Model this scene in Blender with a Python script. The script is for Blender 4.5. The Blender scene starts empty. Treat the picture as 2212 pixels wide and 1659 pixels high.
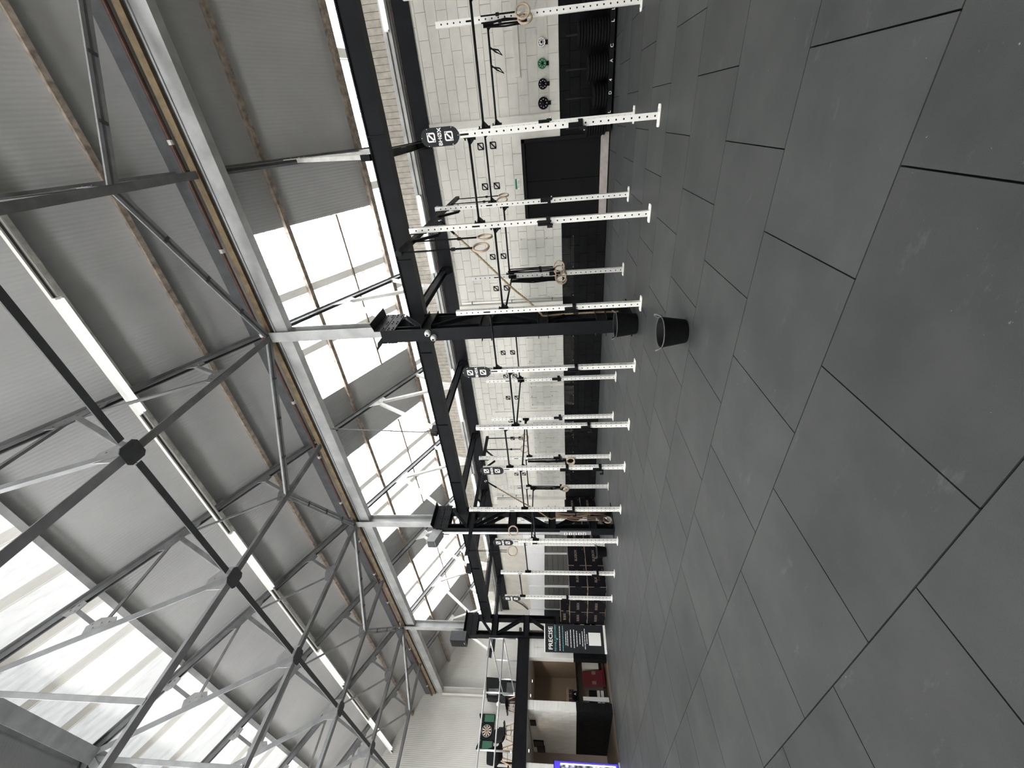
import bpy, math, random
from mathutils import Vector, Matrix
random.seed(7)
SC = bpy.context.scene
COL = SC.collection
R = math.radians

# ---------------------------------------------------------------- camera
FPX, YAW, PIT, ROL, CAMH = 870.44, R(33.459), R(5.8006), R(1.9092), 1.511
_F = Vector((math.cos(YAW)*math.cos(PIT), math.sin(YAW)*math.cos(PIT), math.sin(PIT)))
_R = Vector((math.sin(YAW), -math.cos(YAW), 0.0))
_D = _F.cross(_R)
_R2 = _R*math.cos(ROL) + _D*math.sin(ROL)
_D2 = -_R*math.sin(ROL) + _D*math.cos(ROL)
# the photograph was taken in portrait and is stored on its side: image right is the world's "down"
cam_data = bpy.data.cameras.new('camera')
cam_data.sensor_fit = 'HORIZONTAL'
cam_data.sensor_width = 36.0
cam_data.lens = 36.0*FPX/2212.0
cam_data.clip_start, cam_data.clip_end = 0.05, 200
cam = bpy.data.objects.new('camera', cam_data)
COL.objects.link(cam)
_m = Matrix.Identity(4)
for i, v in enumerate((_D2, _R2, -_F)):
    for j in range(3):
        _m[j][i] = v[j]
_m[0][3], _m[1][3], _m[2][3] = 0, 0, CAMH
cam.matrix_world = _m
SC.camera = cam

# ---------------------------------------------------------------- world, exposure
w = bpy.data.worlds.new('overcast_sky')
SC.world = w
w.use_nodes = True
w.node_tree.nodes['Background'].inputs[0].default_value = (0.80, 0.88, 1.0, 1)
w.node_tree.nodes['Background'].inputs[1].default_value = 1.0
SC.view_settings.view_transform = 'Standard'
SC.view_settings.look = 'None'
SC.view_settings.gamma = 1.0
SC.view_settings.use_curve_mapping = False
SC.view_settings.exposure = 0.25
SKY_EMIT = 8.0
FILL_EMIT = 15.0         # unseen left slope, glow boosted to fill the room with light
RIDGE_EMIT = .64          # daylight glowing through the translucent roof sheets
try:
    SC.cycles.max_bounces = 8
    SC.cycles.diffuse_bounces = 5
    SC.cycles.use_denoising = True
except Exception:
    pass

# ---------------------------------------------------------------- materials
MATS = {}
def nt(name):
    m = bpy.data.materials.new(name)
    m.use_nodes = True
    t = m.node_tree
    return m, t, t.nodes['Principled BSDF']

def noise(t, scale, detail=4, rough=.55, stretch=None, obj=True):
    tc = t.nodes.new('ShaderNodeTexCoord')
    n = t.nodes.new('ShaderNodeTexNoise')
    n.inputs['Scale'].default_value = scale
    n.inputs['Detail'].default_value = detail
    n.inputs['Roughness'].default_value = rough
    src = t.nodes.new('ShaderNodeNewGeometry').outputs['Position']
    if stretch:
        mp = t.nodes.new('ShaderNodeMapping')
        mp.inputs['Scale'].default_value = stretch
        t.links.new(src, mp.inputs['Vector'])
        src = mp.outputs[0]
    t.links.new(src, n.inputs['Vector'])
    return n

def ramp(t, fac, stops):
    r = t.nodes.new('ShaderNodeValToRGB')
    e = r.color_ramp.elements
    while len(e) < len(stops):
        e.new(.5)
    for k, (p, c) in enumerate(stops):
        e[k].position = p
        e[k].color = (*c, 1)
    t.links.new(fac, r.inputs[0])
    return r

def mul(c, k):
    return tuple(min(1, x*k) for x in c)

def mat(name, col, rough=.6, metal=0.0, var=.12, scale=6.0, bump=0.0, bscale=60.0, spec=None, stretch=None):
    m, t, b = nt(name)
    if var:
        n = noise(t, scale, stretch=stretch)
        r = ramp(t, n.outputs[0], [(.3, mul(col, 1-var)), (.7, mul(col, 1+var))])
        t.links.new(r.outputs[0], b.inputs['Base Color'])
    else:
        b.inputs['Base Color'].default_value = (*col, 1)
    b.inputs['Roughness'].default_value = rough
    b.inputs['Metallic'].default_value = metal
    if spec is None and max(col) < .03:
        spec = .10
    if spec is not None:
        b.inputs['Specular IOR Level'].default_value = spec
    if bump:
        n2 = noise(t, bscale)
        bp = t.nodes.new('ShaderNodeBump')
        bp.inputs['Strength'].default_value = bump
        bp.inputs['Distance'].default_value = .01
        t.links.new(n2.outputs[0], bp.inputs['Height'])
        t.links.new(bp.outputs[0], b.inputs['Normal'])
    MATS[name] = m
    return m

def emat(name, col, strength):
    m, t, b = nt(name)
    b.inputs['Base Color'].default_value = (*col, 1)
    b.inputs['Emission Color'].default_value = (*col, 1)
    b.inputs['Emission Strength'].default_value = strength
    MATS[name] = m
    return m

mat('white_steel', (.80, .80, .77), .42, 0, .03, 3)
mat('white_plastic', (.82, .82, .80), .4, 0, .03)
mat('black_steel', (.008, .0085, .010), .5, 0, .25, 5)
mat('black_paint_beam', (.0085, .0095, .0115), .48, 0, .25, 2.5)
mat('black_bar', (.012, .013, .015), .35, .3, .2)
mat('black_plastic', (.010, .011, .012), .45, 0, .15)
mat('black_rubber', (.007, .0075, .008), .62, 0, .2, 20)
mat('black_strap', (.006, .006, .007), .8, 0, .1)
mat('grey_steel', (.30, .31, .32), .5, .15, .18, 4, .05)
mat('galv_beam', (.38, .39, .39), .48, .2, .22, 2.2, .05, 20)
mat('truss_grey', (.19, .195, .20), .55, .1, .28, 3)
mat('truss_dark', (.065, .07, .075), .55, .1, .2, 3)
mat('pale_gusset', (.34, .34, .345), .5, .1, .15, 6)
mat('white_gusset', (.62, .62, .60), .5, .1, .15, 6)
mat('galv_pipe', (.62, .64, .65), .3, .6, .1)
mat('chrome', (.75, .75, .75), .2, .9, 0)
mat('wood_ring', (.50, .39, .29), .5, 0, .15, 20)
mat('brown_rope', (.19, .13, .095), .85, 0, .25, 60)
mat('rope', (.33, .255, .15), .85, 0, .25, 60)
mat('rust_timber', (.27, .225, .185), .8, 0, .5, 9, .2, 40)
mat('pale_purlin', (.36, .35, .32), .7, 0, .35, 7)
mat('eave_timber', (.17, .125, .07), .75, 0, .35, 6)
mat('rust_pipe', (.09, .045, .035), .6, .2, .3, 8)
mat('dark_board', (.06, .065, .07), .7, 0, .2)
mat('concrete', (.42, .38, .36), .8, 0, .12, 10)
mat('door_black', (.006, .0065, .007), .5, 0, .1)
mat('sign_black', (.022, .024, .027), .4, 0, .1)
mat('print_white', (.85, .85, .83), .5, 0, 0)
mat('print_black', (.010, .010, .011), .5, 0, 0)
mat('print_teal', (.10, .36, .38), .5, 0, 0)
mat('print_blue', (.12, .22, .42), .5, 0, 0)
mat('print_ply', (.19, .145, .11), .7, 0, 0)
mat('plywood', (.38, .29, .21), .7, 0, .2, 15)
mat('box_black', (.006, .006, .008), .6, 0, .3, 4)
mat('plate_green', (.02, .16, .06), .5, 0, .1)
mat('sign_green', (.01, .20, .09), .5, 0, .05)
mat('dart_green', (.035, .14, .085), .6, 0, .15, 30)
mat('cream_wall', (.62, .60, .54), .8, 0, .08, 2.5, .05, 30)
mat('cladding', (.63, .63, .59), .65, 0, .06, 1.2)
mat('boards', (.33, .305, .265), .8, 0, .22, 7, .1, 40)
mat('beige_wall', (.36, .30, .25), .85, 0, .06, 2)
mat('lam_ceiling', (.55, .54, .53), .7, 0, .03)
mat('timber_floor', (.10, .075, .055), .5, 0, .3, 4, 0, 60, None, (8, 1, 1))
mat('red_board', (.10, .003, .007), .5, 0, .15)
mat('purple_print', (.06, .025, .045), .6, 0, .3, 30)
mat('seat_black', (.012, .012, .014), .5, 0, .1)
mat('leg_wood', (.55, .36, .20), .5, 0, .15, 20)
mat('window_white', (.80, .81, .82), .5, 0, .03)
mat('shutter_grey', (.11, .112, .108), .5, 0, .08, 3)
mat('dark_glass', (.02, .022, .025), .12, 0, .2, 2, 0, 60, .6)
mat('cable_grey', (.10, .10, .10), .6, 0, .1)
mat('floor_sub', (.012, .012, .013), .9, 0, 0)
emat('lamp_tube', (1.0, 1.0, .98), .9)
emat('downlight', (1.0, .93, .82), 12.0)

# painted block wall: black dado below 1.15 m, white above (a painted line on the wall itself)
def block_mat(name, zline, white, black):
    m, t, b = nt(name)
    g = t.nodes.new('ShaderNodeNewGeometry')
    sp = t.nodes.new('ShaderNodeSeparateXYZ')
    t.links.new(g.outputs['Position'], sp.inputs[0])
    mt = t.nodes.new('ShaderNodeMath'); mt.operation = 'GREATER_THAN'
    mt.inputs[1].default_value = zline
    t.links.new(sp.outputs['Z'], mt.inputs[0])
    n = noise(t, 3.0, 5)
    rw = ramp(t, n.outputs[0], [(.3, mul(white, .93)), (.7, mul(white, 1.05))])
    rb = ramp(t, n.outputs[0], [(.3, mul(black, .7)), (.7, mul(black, 1.3))])
    mx = t.nodes.new('ShaderNodeMix'); mx.data_type = 'RGBA'
    t.links.new(mt.outputs[0], mx.inputs[0])
    t.links.new(rb.outputs[0], mx.inputs[6])
    t.links.new(rw.outputs[0], mx.inputs[7])
    t.links.new(mx.outputs[2], b.inputs['Base Color'])
    b.inputs['Roughness'].default_value = .7
    b.inputs['Specular IOR Level'].default_value = .1
    n2 = noise(t, 45.0, 5)
    bp = t.nodes.new('ShaderNodeBump')
    bp.inputs['Strength'].default_value = .25
    bp.inputs['Distance'].default_value = .006
    t.links.new(n2.outputs[0], bp.inputs['Height'])
    t.links.new(bp.outputs[0], b.inputs['Normal'])
    MATS[name] = m
block_mat('painted_block', 1.15, (.68, .67, .62), (.0058, .0062, .007))
block_mat('pier_block', 1.12, (.74, .74, .71), (.0058, .0062, .007))

# rubber floor tile: faint mottling, light scuffs, a tone of its own for each tile
def tile_mat():
    m, t, b = nt('rubber_tile')
    oi = t.nodes.new('ShaderNodeObjectInfo')
    n = noise(t, 1.6, 6, .6)
    r = ramp(t, n.outputs[0], [(.28, (.027, .0300, .0305)), (.72, (.047, .0498, .0496))])
    n2 = noise(t, 7.0, 8, .75, (1, .35, 1))
    r2 = ramp(t, n2.outputs[0], [(.60, (0, 0, 0)), (.80, (.045, .045, .047))])
    n3 = noise(t, 420.0, 2, .5)
    r3 = ramp(t, n3.outputs[0], [(.35, (.8, .8, .8)), (.65, (1.2, 1.2, 1.2))])
    n4 = noise(t, 38.0, 3, .5)
    r4 = ramp(t, n4.outputs[0], [(.735, (0, 0, 0)), (.77, (.16, .16, .16))])
    n5 = noise(t, .8, 2)
    r5 = ramp(t, n5.outputs[0], [(.45, (0, 0, 0)), (.6, (1, 1, 1))])
    sk = t.nodes.new('ShaderNodeMix'); sk.data_type = 'RGBA'; sk.blend_type = 'MULTIPLY'; sk.inputs[0].default_value = 1
    t.links.new(r4.outputs[0], sk.inputs[6]); t.links.new(r5.outputs[0], sk.inputs[7])
    sa = t.nodes.new('ShaderNodeMix'); sa.data_type = 'RGBA'; sa.blend_type = 'ADD'; sa.inputs[0].default_value = 1
    t.links.new(r2.outputs[0], sa.inputs[6]); t.links.new(sk.outputs[2], sa.inputs[7])
    mp = t.nodes.new('ShaderNodeMapRange')
    mp.inputs[3].default_value, mp.inputs[4].default_value = .88, 1.12
    t.links.new(oi.outputs['Random'], mp.inputs[0])
    a = t.nodes.new('ShaderNodeMix'); a.data_type = 'RGBA'; a.blend_type = 'ADD'; a.inputs[0].default_value = 1
    t.links.new(r.outputs[0], a.inputs[6]); t.links.new(sa.outputs[2], a.inputs[7])
    c = t.nodes.new('ShaderNodeMix'); c.data_type = 'RGBA'; c.blend_type = 'MULTIPLY'; c.inputs[0].default_value = 1
    t.links.new(a.outputs[2], c.inputs[6]); t.links.new(r3.outputs[0], c.inputs[7])
    d = t.nodes.new('ShaderNodeVectorMath'); d.operation = 'SCALE'
    t.links.new(c.outputs[2], d.inputs[0]); t.links.new(mp.outputs[0], d.inputs['Scale'])
    t.links.new(d.outputs[0], b.inputs['Base Color'])
    b.inputs['Roughness'].default_value = .55
    b.inputs['Specular IOR Level'].default_value = .22
    bp = t.nodes.new('ShaderNodeBump')
    bp.inputs['Strength'].default_value = .12; bp.inputs['Distance'].default_value = .003
    t.links.new(n3.outputs[0], bp.inputs['Height'])
    t.links.new(bp.outputs[0], b.inputs['Normal'])
    MATS['rubber_tile'] = m
tile_mat()

# insulated roof sheet with fine ribs running down the slope
def roof_mat(name, col, along):
    m, t, b = nt(name)
    n = noise(t, .9, 5)
    r = ramp(t, n.outputs[0], [(.3, mul(col, .92)), (.7, mul(col, 1.06))])
    n2 = noise(t, 5.0, 7, .7)
    r2 = ramp(t, n2.outputs[0], [(.25, (.72, .72, .72)), (.36, (1, 1, 1))])
    c = t.nodes.new('ShaderNodeMix'); c.data_type = 'RGBA'; c.blend_type = 'MULTIPLY'; c.inputs[0].default_value = .5
    t.links.new(r.outputs[0], c.inputs[6]); t.links.new(r2.outputs[0], c.inputs[7])
    t.links.new(c.outputs[2], b.inputs['Base Color'])
    b.inputs['Roughness'].default_value = .55
    g = t.nodes.new('ShaderNodeNewGeometry')
    wv = t.nodes.new('ShaderNodeTexWave')
    wv.bands_direction = along
    wv.inputs['Scale'].default_value = 5.0
    t.links.new(g.outputs['Position'], wv.inputs['Vector'])
    bp = t.nodes.new('ShaderNodeBump')
    bp.inputs['Strength'].default_value = .35; bp.inputs['Distance'].default_value = .008
    t.links.new(wv.outputs['Fac'], bp.inputs['Height'])
    t.links.new(bp.outputs[0], b.inputs['Normal'])
    MATS[name] = m
roof_mat('roof_sheet', (.52, .525, .53), 'Y')
roof_mat('gable_sheet', (.62, .62, .585), 'X')

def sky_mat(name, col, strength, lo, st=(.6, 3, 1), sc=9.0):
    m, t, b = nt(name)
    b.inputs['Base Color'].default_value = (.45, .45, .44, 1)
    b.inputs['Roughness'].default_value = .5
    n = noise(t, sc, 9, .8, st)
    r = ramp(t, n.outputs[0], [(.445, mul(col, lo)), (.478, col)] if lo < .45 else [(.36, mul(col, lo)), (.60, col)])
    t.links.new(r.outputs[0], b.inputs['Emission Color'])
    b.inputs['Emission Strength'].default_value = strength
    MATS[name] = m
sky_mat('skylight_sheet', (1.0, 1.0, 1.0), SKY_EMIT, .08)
sky_mat('fill_glow_sheet', (1.0, .99, .97), FILL_EMIT, .5)  # extra brightness added on the unseen slope to light the hall
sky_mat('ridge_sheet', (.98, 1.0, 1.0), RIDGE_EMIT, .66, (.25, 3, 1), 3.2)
sky_mat('skylight_lap', (.98, .95, .84), .30, .8)

# clear plastic sheet
def clear_mat():
    m, t, b = nt('clear_sheet')
    out = t.nodes['Material Output']
    tr = t.nodes.new('ShaderNodeBsdfTransparent'); tr.inputs[0].default_value = (.93, .94, .94, 1)
    gl = t.nodes.new('ShaderNodeBsdfGlossy'); gl.inputs['Roughness'].default_value = .08
    fr = t.nodes.new('ShaderNodeFresnel'); fr.inputs['IOR'].default_value = 1.5
    n = noise(t, 2.6, 2, .4)
    bp = t.nodes.new('ShaderNodeBump')
    bp.inputs['Strength'].default_value = .6; bp.inputs['Distance'].default_value = .03
    t.links.new(n.outputs[0], bp.inputs['Height'])
    t.links.new(bp.outputs[0], gl.inputs['Normal']); t.links.new(bp.outputs[0], fr.inputs['Normal'])
    mx = t.nodes.new('ShaderNodeMixShader')
    hf = t.nodes.new('ShaderNodeMath'); hf.operation = 'MULTIPLY'; hf.use_clamp = True; hf.inputs[1].default_value = .8
    mn = t.nodes.new('ShaderNodeMath'); mn.operation = 'MINIMUM'; mn.inputs[1].default_value = .16
    t.links.new(fr.outputs[0], hf.inputs[0]); t.links.new(hf.outputs[0], mn.inputs[0])
    t.links.new(mn.outputs[0], mx.inputs[0]); t.links.new(tr.outputs[0], mx.inputs[1]); t.links.new(gl.outputs[0], mx.inputs[2])
    t.links.new(mx.outputs[0], out.inputs['Surface'])
    MATS['clear_sheet'] = m
clear_mat()

def screen_mat():
    m, t, b = nt('screen_glow')
    g = t.nodes.new('ShaderNodeNewGeometry')
    v = t.nodes.new('ShaderNodeTexVoronoi')
    v.inputs['Scale'].default_value = 9
    t.links.new(g.outputs['Position'], v.inputs['Vector'])
    r = ramp(t, v.outputs['Distance'], [(.1, (.9, .95, 1)), (.45, (.25, .28, .33)), (.7, (.02, .02, .03))])
    b.inputs['Base Color'].default_value = (.02, .02, .02, 1)
    t.links.new(r.outputs[0], b.inputs['Emission Color'])
    b.inputs['Emission Strength'].default_value = 1.2
    MATS['screen_glow'] = m
screen_mat()
emat('screen_blue', (.05, .03, .8), 1.0)
emat('screen_white', (.9, .97, 1), 1.6)

# ---------------------------------------------------------------- mesh helpers
ORG = {}
class MB:
    def __init__(s):
        s.v = []; s.f = []
    def add(s, vs, fs):
        o = len(s.v)
        s.v += [Vector(x) for x in vs]
        s.f += [[i+o for i in f] for f in fs]
        return s
    def box(s, x0, x1, y0, y1, z0, z1):
        vs = [(x, y, z) for x in (x0, x1) for y in (y0, y1) for z in (z0, z1)]
        return s.add(vs, [(0,1,3,2),(4,6,7,5),(0,4,5,1),(2,3,7,6),(0,2,6,4),(1,5,7,3)])
    def frame(s, p, q, up=(0,0,1)):
        d = (Vector(q)-Vector(p)).normalized()
        u = Vector(up)
        if abs(d.dot(u)) > .98:
            u = Vector((1,0,0))
        a = d.cross(u).normalized()
        b = a.cross(d).normalized()
        return d, a, b
    def bar(s, p, q, wd, ht, up=(0,0,1), oa=0, ob=0):
        p, q = Vector(p), Vector(q)
        d, a, b = s.frame(p, q, up)
        vs = []
        for e in (p, q):
            for i, j in ((-1,-1),(1,-1),(1,1),(-1,1)):
                vs.append(e + a*(i*wd/2+oa) + b*(j*ht/2+ob))
        return s.add(vs, [(3,2,1,0),(4,5,6,7),(0,1,5,4),(1,2,6,5),(2,3,7,6),(3,0,4,7)])
    def angle(s, p, q, w=.07, t=.01, up=(0,0,1), flip=1):
        s.bar(p, q, t, w, up, 0, 0)
        s.bar(p, q, w, t, up, flip*w/2, -w/2)
        return s
    def tee(s, p, q, w=.12, h=.1, t=.012, up=(0,0,1), side=1):
        s.bar(p, q, w, t, up, 0, side*h/2)
        s.bar(p, q, t*1.6, h, up, 0, 0)
        return s
    def ibeam(s, p, q, w, h, t=.014, up=(0,0,1)):
        s.bar(p, q, w, t, up, 0, h/2-t/2)
        s.bar(p, q, w, t, up, 0, -h/2+t/2)
        s.bar(p, q, t, h-2*t, up)
        return s
    def tube(s, p, q, r, n=10, r2=None, cap=True):
        p, q = Vector(p), Vector(q)
        d, a, b = s.frame(p, q)
        r2 = r if r2 is None else r2
        vs = [p + (a*math.cos(2*math.pi*k/n)+b*math.sin(2*math.pi*k/n))*r for k in range(n)]
        vs += [q + (a*math.cos(2*math.pi*k/n)+b*math.sin(2*math.pi*k/n))*r2 for k in range(n)]
        fs = [(k, (k+1) % n, n+(k+1) % n, n+k) for k in range(n)]
        if cap:
            fs += [tuple(range(n-1, -1, -1)), tuple(range(n, 2*n))]
        return s.add(vs, fs)
    def path(s, pts, r, n=8):
        pts = [Vector(p) for p in pts]
        o = len(s.v)
        for i, p in enumerate(pts):
            d = (pts[min(i+1, len(pts)-1)]-pts[max(i-1, 0)]).normalized()
            u = Vector((0,0,1)) if abs(d.z) < .9 else Vector((1,0,0))
            a = d.cross(u).normalized(); b = a.cross(d)
            s.v += [p+(a*math.cos(2*math.pi*k/n)+b*math.sin(2*math.pi*k/n))*r for k in range(n)]
        for i in range(len(pts)-1):
            for k in range(n):
                s.f.append([o+i*n+k, o+i*n+(k+1) % n, o+(i+1)*n+(k+1) % n, o+(i+1)*n+k])
        s.f.append([o+k for k in range(n-1, -1, -1)])
        e = o+(len(pts)-1)*n
        s.f.append([e+k for k in range(n)])
        return s
    def torus(s, c, r, r2, axis='X', n=28, m=8, rz=0):
        o = len(s.v); c = Vector(c)
        rm = Matrix.Rotation(rz, 3, 'Z')
        for i in range(n):
            A = 2*math.pi*i/n
            for j in range(m):
                B = 2*math.pi*j/m
                rr = r + r2*math.cos(B)
                x, y, z = r2*math.sin(B), rr*math.cos(A), rr*math.sin(A)
                if axis == 'Y': x, y = y, x
                if axis == 'Z': x, z = z, x
                s.v.append(c + rm @ Vector((x, y, z)))
        for i in range(n):
            for j in range(m):
                s.f.append([o+i*m+j, o+((i+1) % n)*m+j, o+((i+1) % n)*m+(j+1) % m, o+i*m+(j+1) % m])
        return s
    def lathe(s, c, prof, n=28, axis='Z'):
        o = len(s.v); c = Vector(c)
        for (r, h) in prof:
            for k in range(n):
                A = 2*math.pi*k/n
                p = (r*math.cos(A), r*math.sin(A), h)
                if axis == 'X': p = (p[2], p[0], p[1])
                if axis == 'Y': p = (p[0], p[2], p[1])
                s.v.append(c+Vector(p))
        for i in range(len(prof)-1):
            for k in range(n):
                s.f.append([o+i*n+k, o+i*n+(k+1) % n, o+(i+1)*n+(k+1) % n, o+(i+1)*n+k])
        if prof[0][0] > 1e-5: s.f.append([o+k for k in range(n-1, -1, -1)])
        e = o+(len(prof)-1)*n
        if prof[-1][0] > 1e-5: s.f.append([e+k for k in range(n)])
        return s
    def prism(s, pts, n, th):
        """pts: planar outline (3-D), extruded by th along n"""
        n = Vector(n).normalized()*th
        k = len(pts)
        vs = [Vector(p) for p in pts] + [Vector(p)+n for p in pts]
        return s.add(vs, [tuple(range(k-1, -1, -1)), tuple(range(k, 2*k))] + [(i, (i+1) % k, k+(i+1) % k, k+i) for i in range(k)])
    def mesh(s, name, m, org=(0,0,0), smooth=False):
        me = bpy.data.meshes.new(name)
        o = Vector(org)
        me.from_pydata([v-o for v in s.v], [], s.f)
        me.materials.append(MATS[m])
        if smooth:
            me.polygons.foreach_set('use_smooth', [True]*len(me.polygons))
        me.update()
        return me
    def build(s, name, m, parent=None, smooth=False, org=None):
        if parent is not None:
            org = ORG[parent.name]
        elif org is None:
            org = Vector((0,0,0))
        org = Vector(org)
        ob = bpy.data.objects.new(name, s.mesh(name, m, org, smooth))
        COL.objects.link(ob)
        if parent is None:
            ob.location = org
        else:
            ob.parent = parent
        ORG[ob.name] = org
        return ob

def tag(o, label=None, cat=None, group=None, kind=None):
    if label: o['label'] = label
    if cat: o['category'] = cat
    if group: o['group'] = group
    if kind: o['kind'] = kind
    return o
def thing(name, loc, label, cat, group=None):
    o = bpy.data.objects.new(name, None)
    o.empty_display_size = .1
    COL.objects.link(o)
    o.location = loc
    ORG[o.name] = Vector(loc)
    return tag(o, label, cat, group)
def struct(name, mb, m, org=None):
    return tag(mb.build(name, m, org=org), kind='structure')
def copy_tree(o, parent=None):
    c = o.copy(); COL.objects.link(c)
    if parent is not None: c.parent = parent
    for ch in o.children:
        copy_tree(ch, c)
    return c
def copy_thing(o, loc, label, group=None, rz=None):
    c = copy_tree(o)
    c.location = loc
    ORG[c.name] = Vector(loc)
    c['label'] = label
    if group: c['group'] = group
    if rz is not None: c.rotation_euler.z = rz
    return c

def text_geo(mb, txt, size, origin, right, up, depth=.003, align='CENTER', bold=0.0):
    cu = bpy.data.curves.new('t', 'FONT')
    cu.body = txt; cu.size = size; cu.align_x = align; cu.align_y = 'CENTER'
    cu.extrude = depth/2; cu.offset = bold; cu.resolution_u = 3
    ob = bpy.data.objects.new('t', cu); COL.objects.link(ob)
    dg = bpy.context.evaluated_depsgraph_get()
    me = bpy.data.meshes.new_from_object(ob.evaluated_get(dg))
    r, u = Vector(right).normalized(), Vector(up).normalized()
    n = r.cross(u)
    o = Vector(origin)
    mb.add([o + r*v.co.x + u*v.co.y + n*v.co.z for v in me.vertices], [list(p.vertices) for p in me.polygons])
    bpy.data.objects.remove(ob); bpy.data.meshes.remove(me); bpy.data.curves.remove(cu)
    return mb
def logo_geo(mb, c, right, up, s, th=.004):
    """slashed rounded square: two sharp corners at the slash ends, two round ones"""
    r, u = Vector(right).normalized(), Vector(up).normalized()
    n = r.cross(u); c = Vector(c)
    def outline(h, rad):
        pts = []
        def arc(cx, cy, a0):
            for k in range(5):
                a = R(a0+k*22.5); pts.append((cx+rad*math.cos(a), cy+rad*math.sin(a)))
        pts.append((h, h))                       # upper right: sharp
        arc(-h+rad, h-rad, 90)                   # upper left: round
        pts.append((-h, -h))                     # lower left: sharp
        arc(h-rad, -h+rad, 270)                  # lower right: round
        return pts
    A = outline(s/2, s*.22); B = outline(s*.34, s*.10)
    k = len(A)
    W = lambda p, z: c + r*p[0] + u*p[1] + n*z
    vs = [W(p, th) for p in A] + [W(p, th) for p in B] + [W(p, 0) for p in A] + [W(p, 0) for p in B]
    fs = []
    for i in range(k):
        j = (i+1) % k
        fs += [(i, j, k+j, k+i), (2*k+i, 2*k+j, j, i), (k+i, k+j, 3*k+j, 3*k+i)]
    mb.add(vs, fs)
    e, d = s*.40, s*.065
    mb.prism([W((-e-d, -e+d), 0), W((-e+d, -e-d), 0), W((e+d, e-d), 0), W((e-d, e+d), 0)], n, th)
    return mb

NX, NY, UZ = Vector((0,-1,0)), Vector((1,0,0)), Vector((0,0,1))   # reading directions on faces that look to -X / -Y

# ================================================================ SETTING
YC = [-2.70, 3.40, 9.50, 15.55]            # column lines
YT = [-2.70, 0.35, 3.40, 6.45, 9.50, 12.50, 15.55, 18.60]
WX = 11.15                                 # face of the block wall
GY = 21.7                                  # gable
RX = 1.93                                  # ridge
SL = .565
def chord(X):
    return 11.70 - SL*(X if X >= RX else 2*RX-X)

# floor ------------------------------------------------------------
fl = struct('floor', MB().box(-7.6, 15.2, -9.2, GY+.2, -.12, -.022), 'floor_sub')
tl = MB().box(0, .992, 0, .992, -.022, 0).mesh('floor_tile', 'rubber_tile')
cuts = {}
def tile(x0, y0, y1):
    k = round(y1-y0, 3)
    if k not in cuts:
        cuts[k] = MB().box(.004, .996, .004, k-.004, -.022, 0).mesh('floor_tile', 'rubber_tile')
    o = bpy.data.objects.new('floor_tile', cuts[k]); COL.objects.link(o)
    o.parent = fl; o.location = (x0, y0, 0)
rest = MB()
XA = 1.062
for i in range(-1, 11):
    x0 = XA+i
    off = .308 if i % 2 == 0 else .808
    y = off-4
    while y < 15.4:
        y1 = min(y+1, 15.4)
        if x0 < 11.0:
            near = (y > -3) and not (x0 > 7 and y < -2.2) and not (x0 < 0 and y < 0) and not (x0 > 7.2 and y > 13.2)
            if x0+1 > WX-.01:
                rest.box(x0+.004, WX, y+.004, y1-.004, -.022, 0)
            elif near and y1-y > .05:
                tile(x0, y, y1)
            else:
                rest.box(x0+.004, x0+.996, y+.004, y1-.004, -.022, 0)
        y += 1
for i in range(-9, -1):
    for j in range(-9, 16):
        yy = j + (.308 if i % 2 == 0 else .808)
        if yy < 15: rest.box(XA+i+.004, XA+i+.996, yy+.004, min(yy+.996, 15.4), -.022, 0)
for i in range(-1, 11):
    for j in range(-9, -4):
        yy = j + (.308 if i % 2 == 0 else .808)
        if yy+1 < -3.1: rest.box(XA+i+.004, min(XA+i+.996, WX), yy+.004, yy+.996, -.022, 0)
tag(rest.build('floor_tile_field', 'rubber_tile', fl), kind='stuff')
struct('floor_reception', MB().box(-7.5, WX+3.9, 15.41, GY, -.022, .004), 'timber_floor')

# block wall behind the rigs ------------------------------------------
D0, D1, DZ = .50, 2.27, 2.07
wl = MB()
wl.box(WX+.022, WX+.30, -9.2, D0, 0, 5.62)
wl.box(WX+.022, WX+.30, D1, 13.42, 0, 5.62)
wl.box(WX+.022, WX+.30, D0, D1, DZ, 5.62)
wl.box(WX+.20, WX+.30, D0, D1, 0, DZ)
wall_r = struct('wall_right', wl, 'painted_block')
CH, BL = .23, .452
bricks = []
for c in range(19):
    z0, z1 = c*CH, min((c+1)*CH, 4.24)
    if z1-z0 < .05: continue
    y = -9.0 + (c % 2)*BL/2
    while y < 13.3:
        y0, y1 = y, y+BL
        y = y1
        segs = [(y0, y1)]
        if z0 < DZ-.02:
            segs = []
            if y0 < D0-.06: segs.append((y0, min(y1, D0-.06)))
            if y1 > D1+.06: segs.append((max(y0, D1+.06), y1))
            if y1 <= D0-.06 or y0 >= D1+.06: segs = [(y0, y1)]
        for a, b in segs:
            if b-a > .06: bricks.append((a, min(b, 13.3), z0, z1))
def bd(b):
    ym = (b[0]+b[1])/2
    if ym < -2.35: return 1e6
    return math.hypot(WX, ym)
bricks.sort(key=bd)
full = MB().box(0, .05, .004, BL-.004, .004, CH-.004).mesh('brick', 'painted_block')
field = MB()
for k, (a, b, z0, z1) in enumerate(bricks):
    dx = random.uniform(0, .006)
    if k < 300:
        if abs(b-a-BL) < .001 and abs(z1-z0-CH) < .001:
            me = full
        else:
            me = MB().box(0, .05, .004, b-a-.004, .004, z1-z0-.004).mesh('brick', 'painted_block')
        o = bpy.data.objects.new('brick', me); COL.objects.link(o)
        o.parent = wall_r; o.location = (WX+dx, a, z0)
    else:
        field.box(WX+dx, WX+.05, a+.004, b-.004, z0+.004, z1-.004)
tag(field.build('brick_field', 'painted_block', wall_r), kind='stuff')
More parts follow.
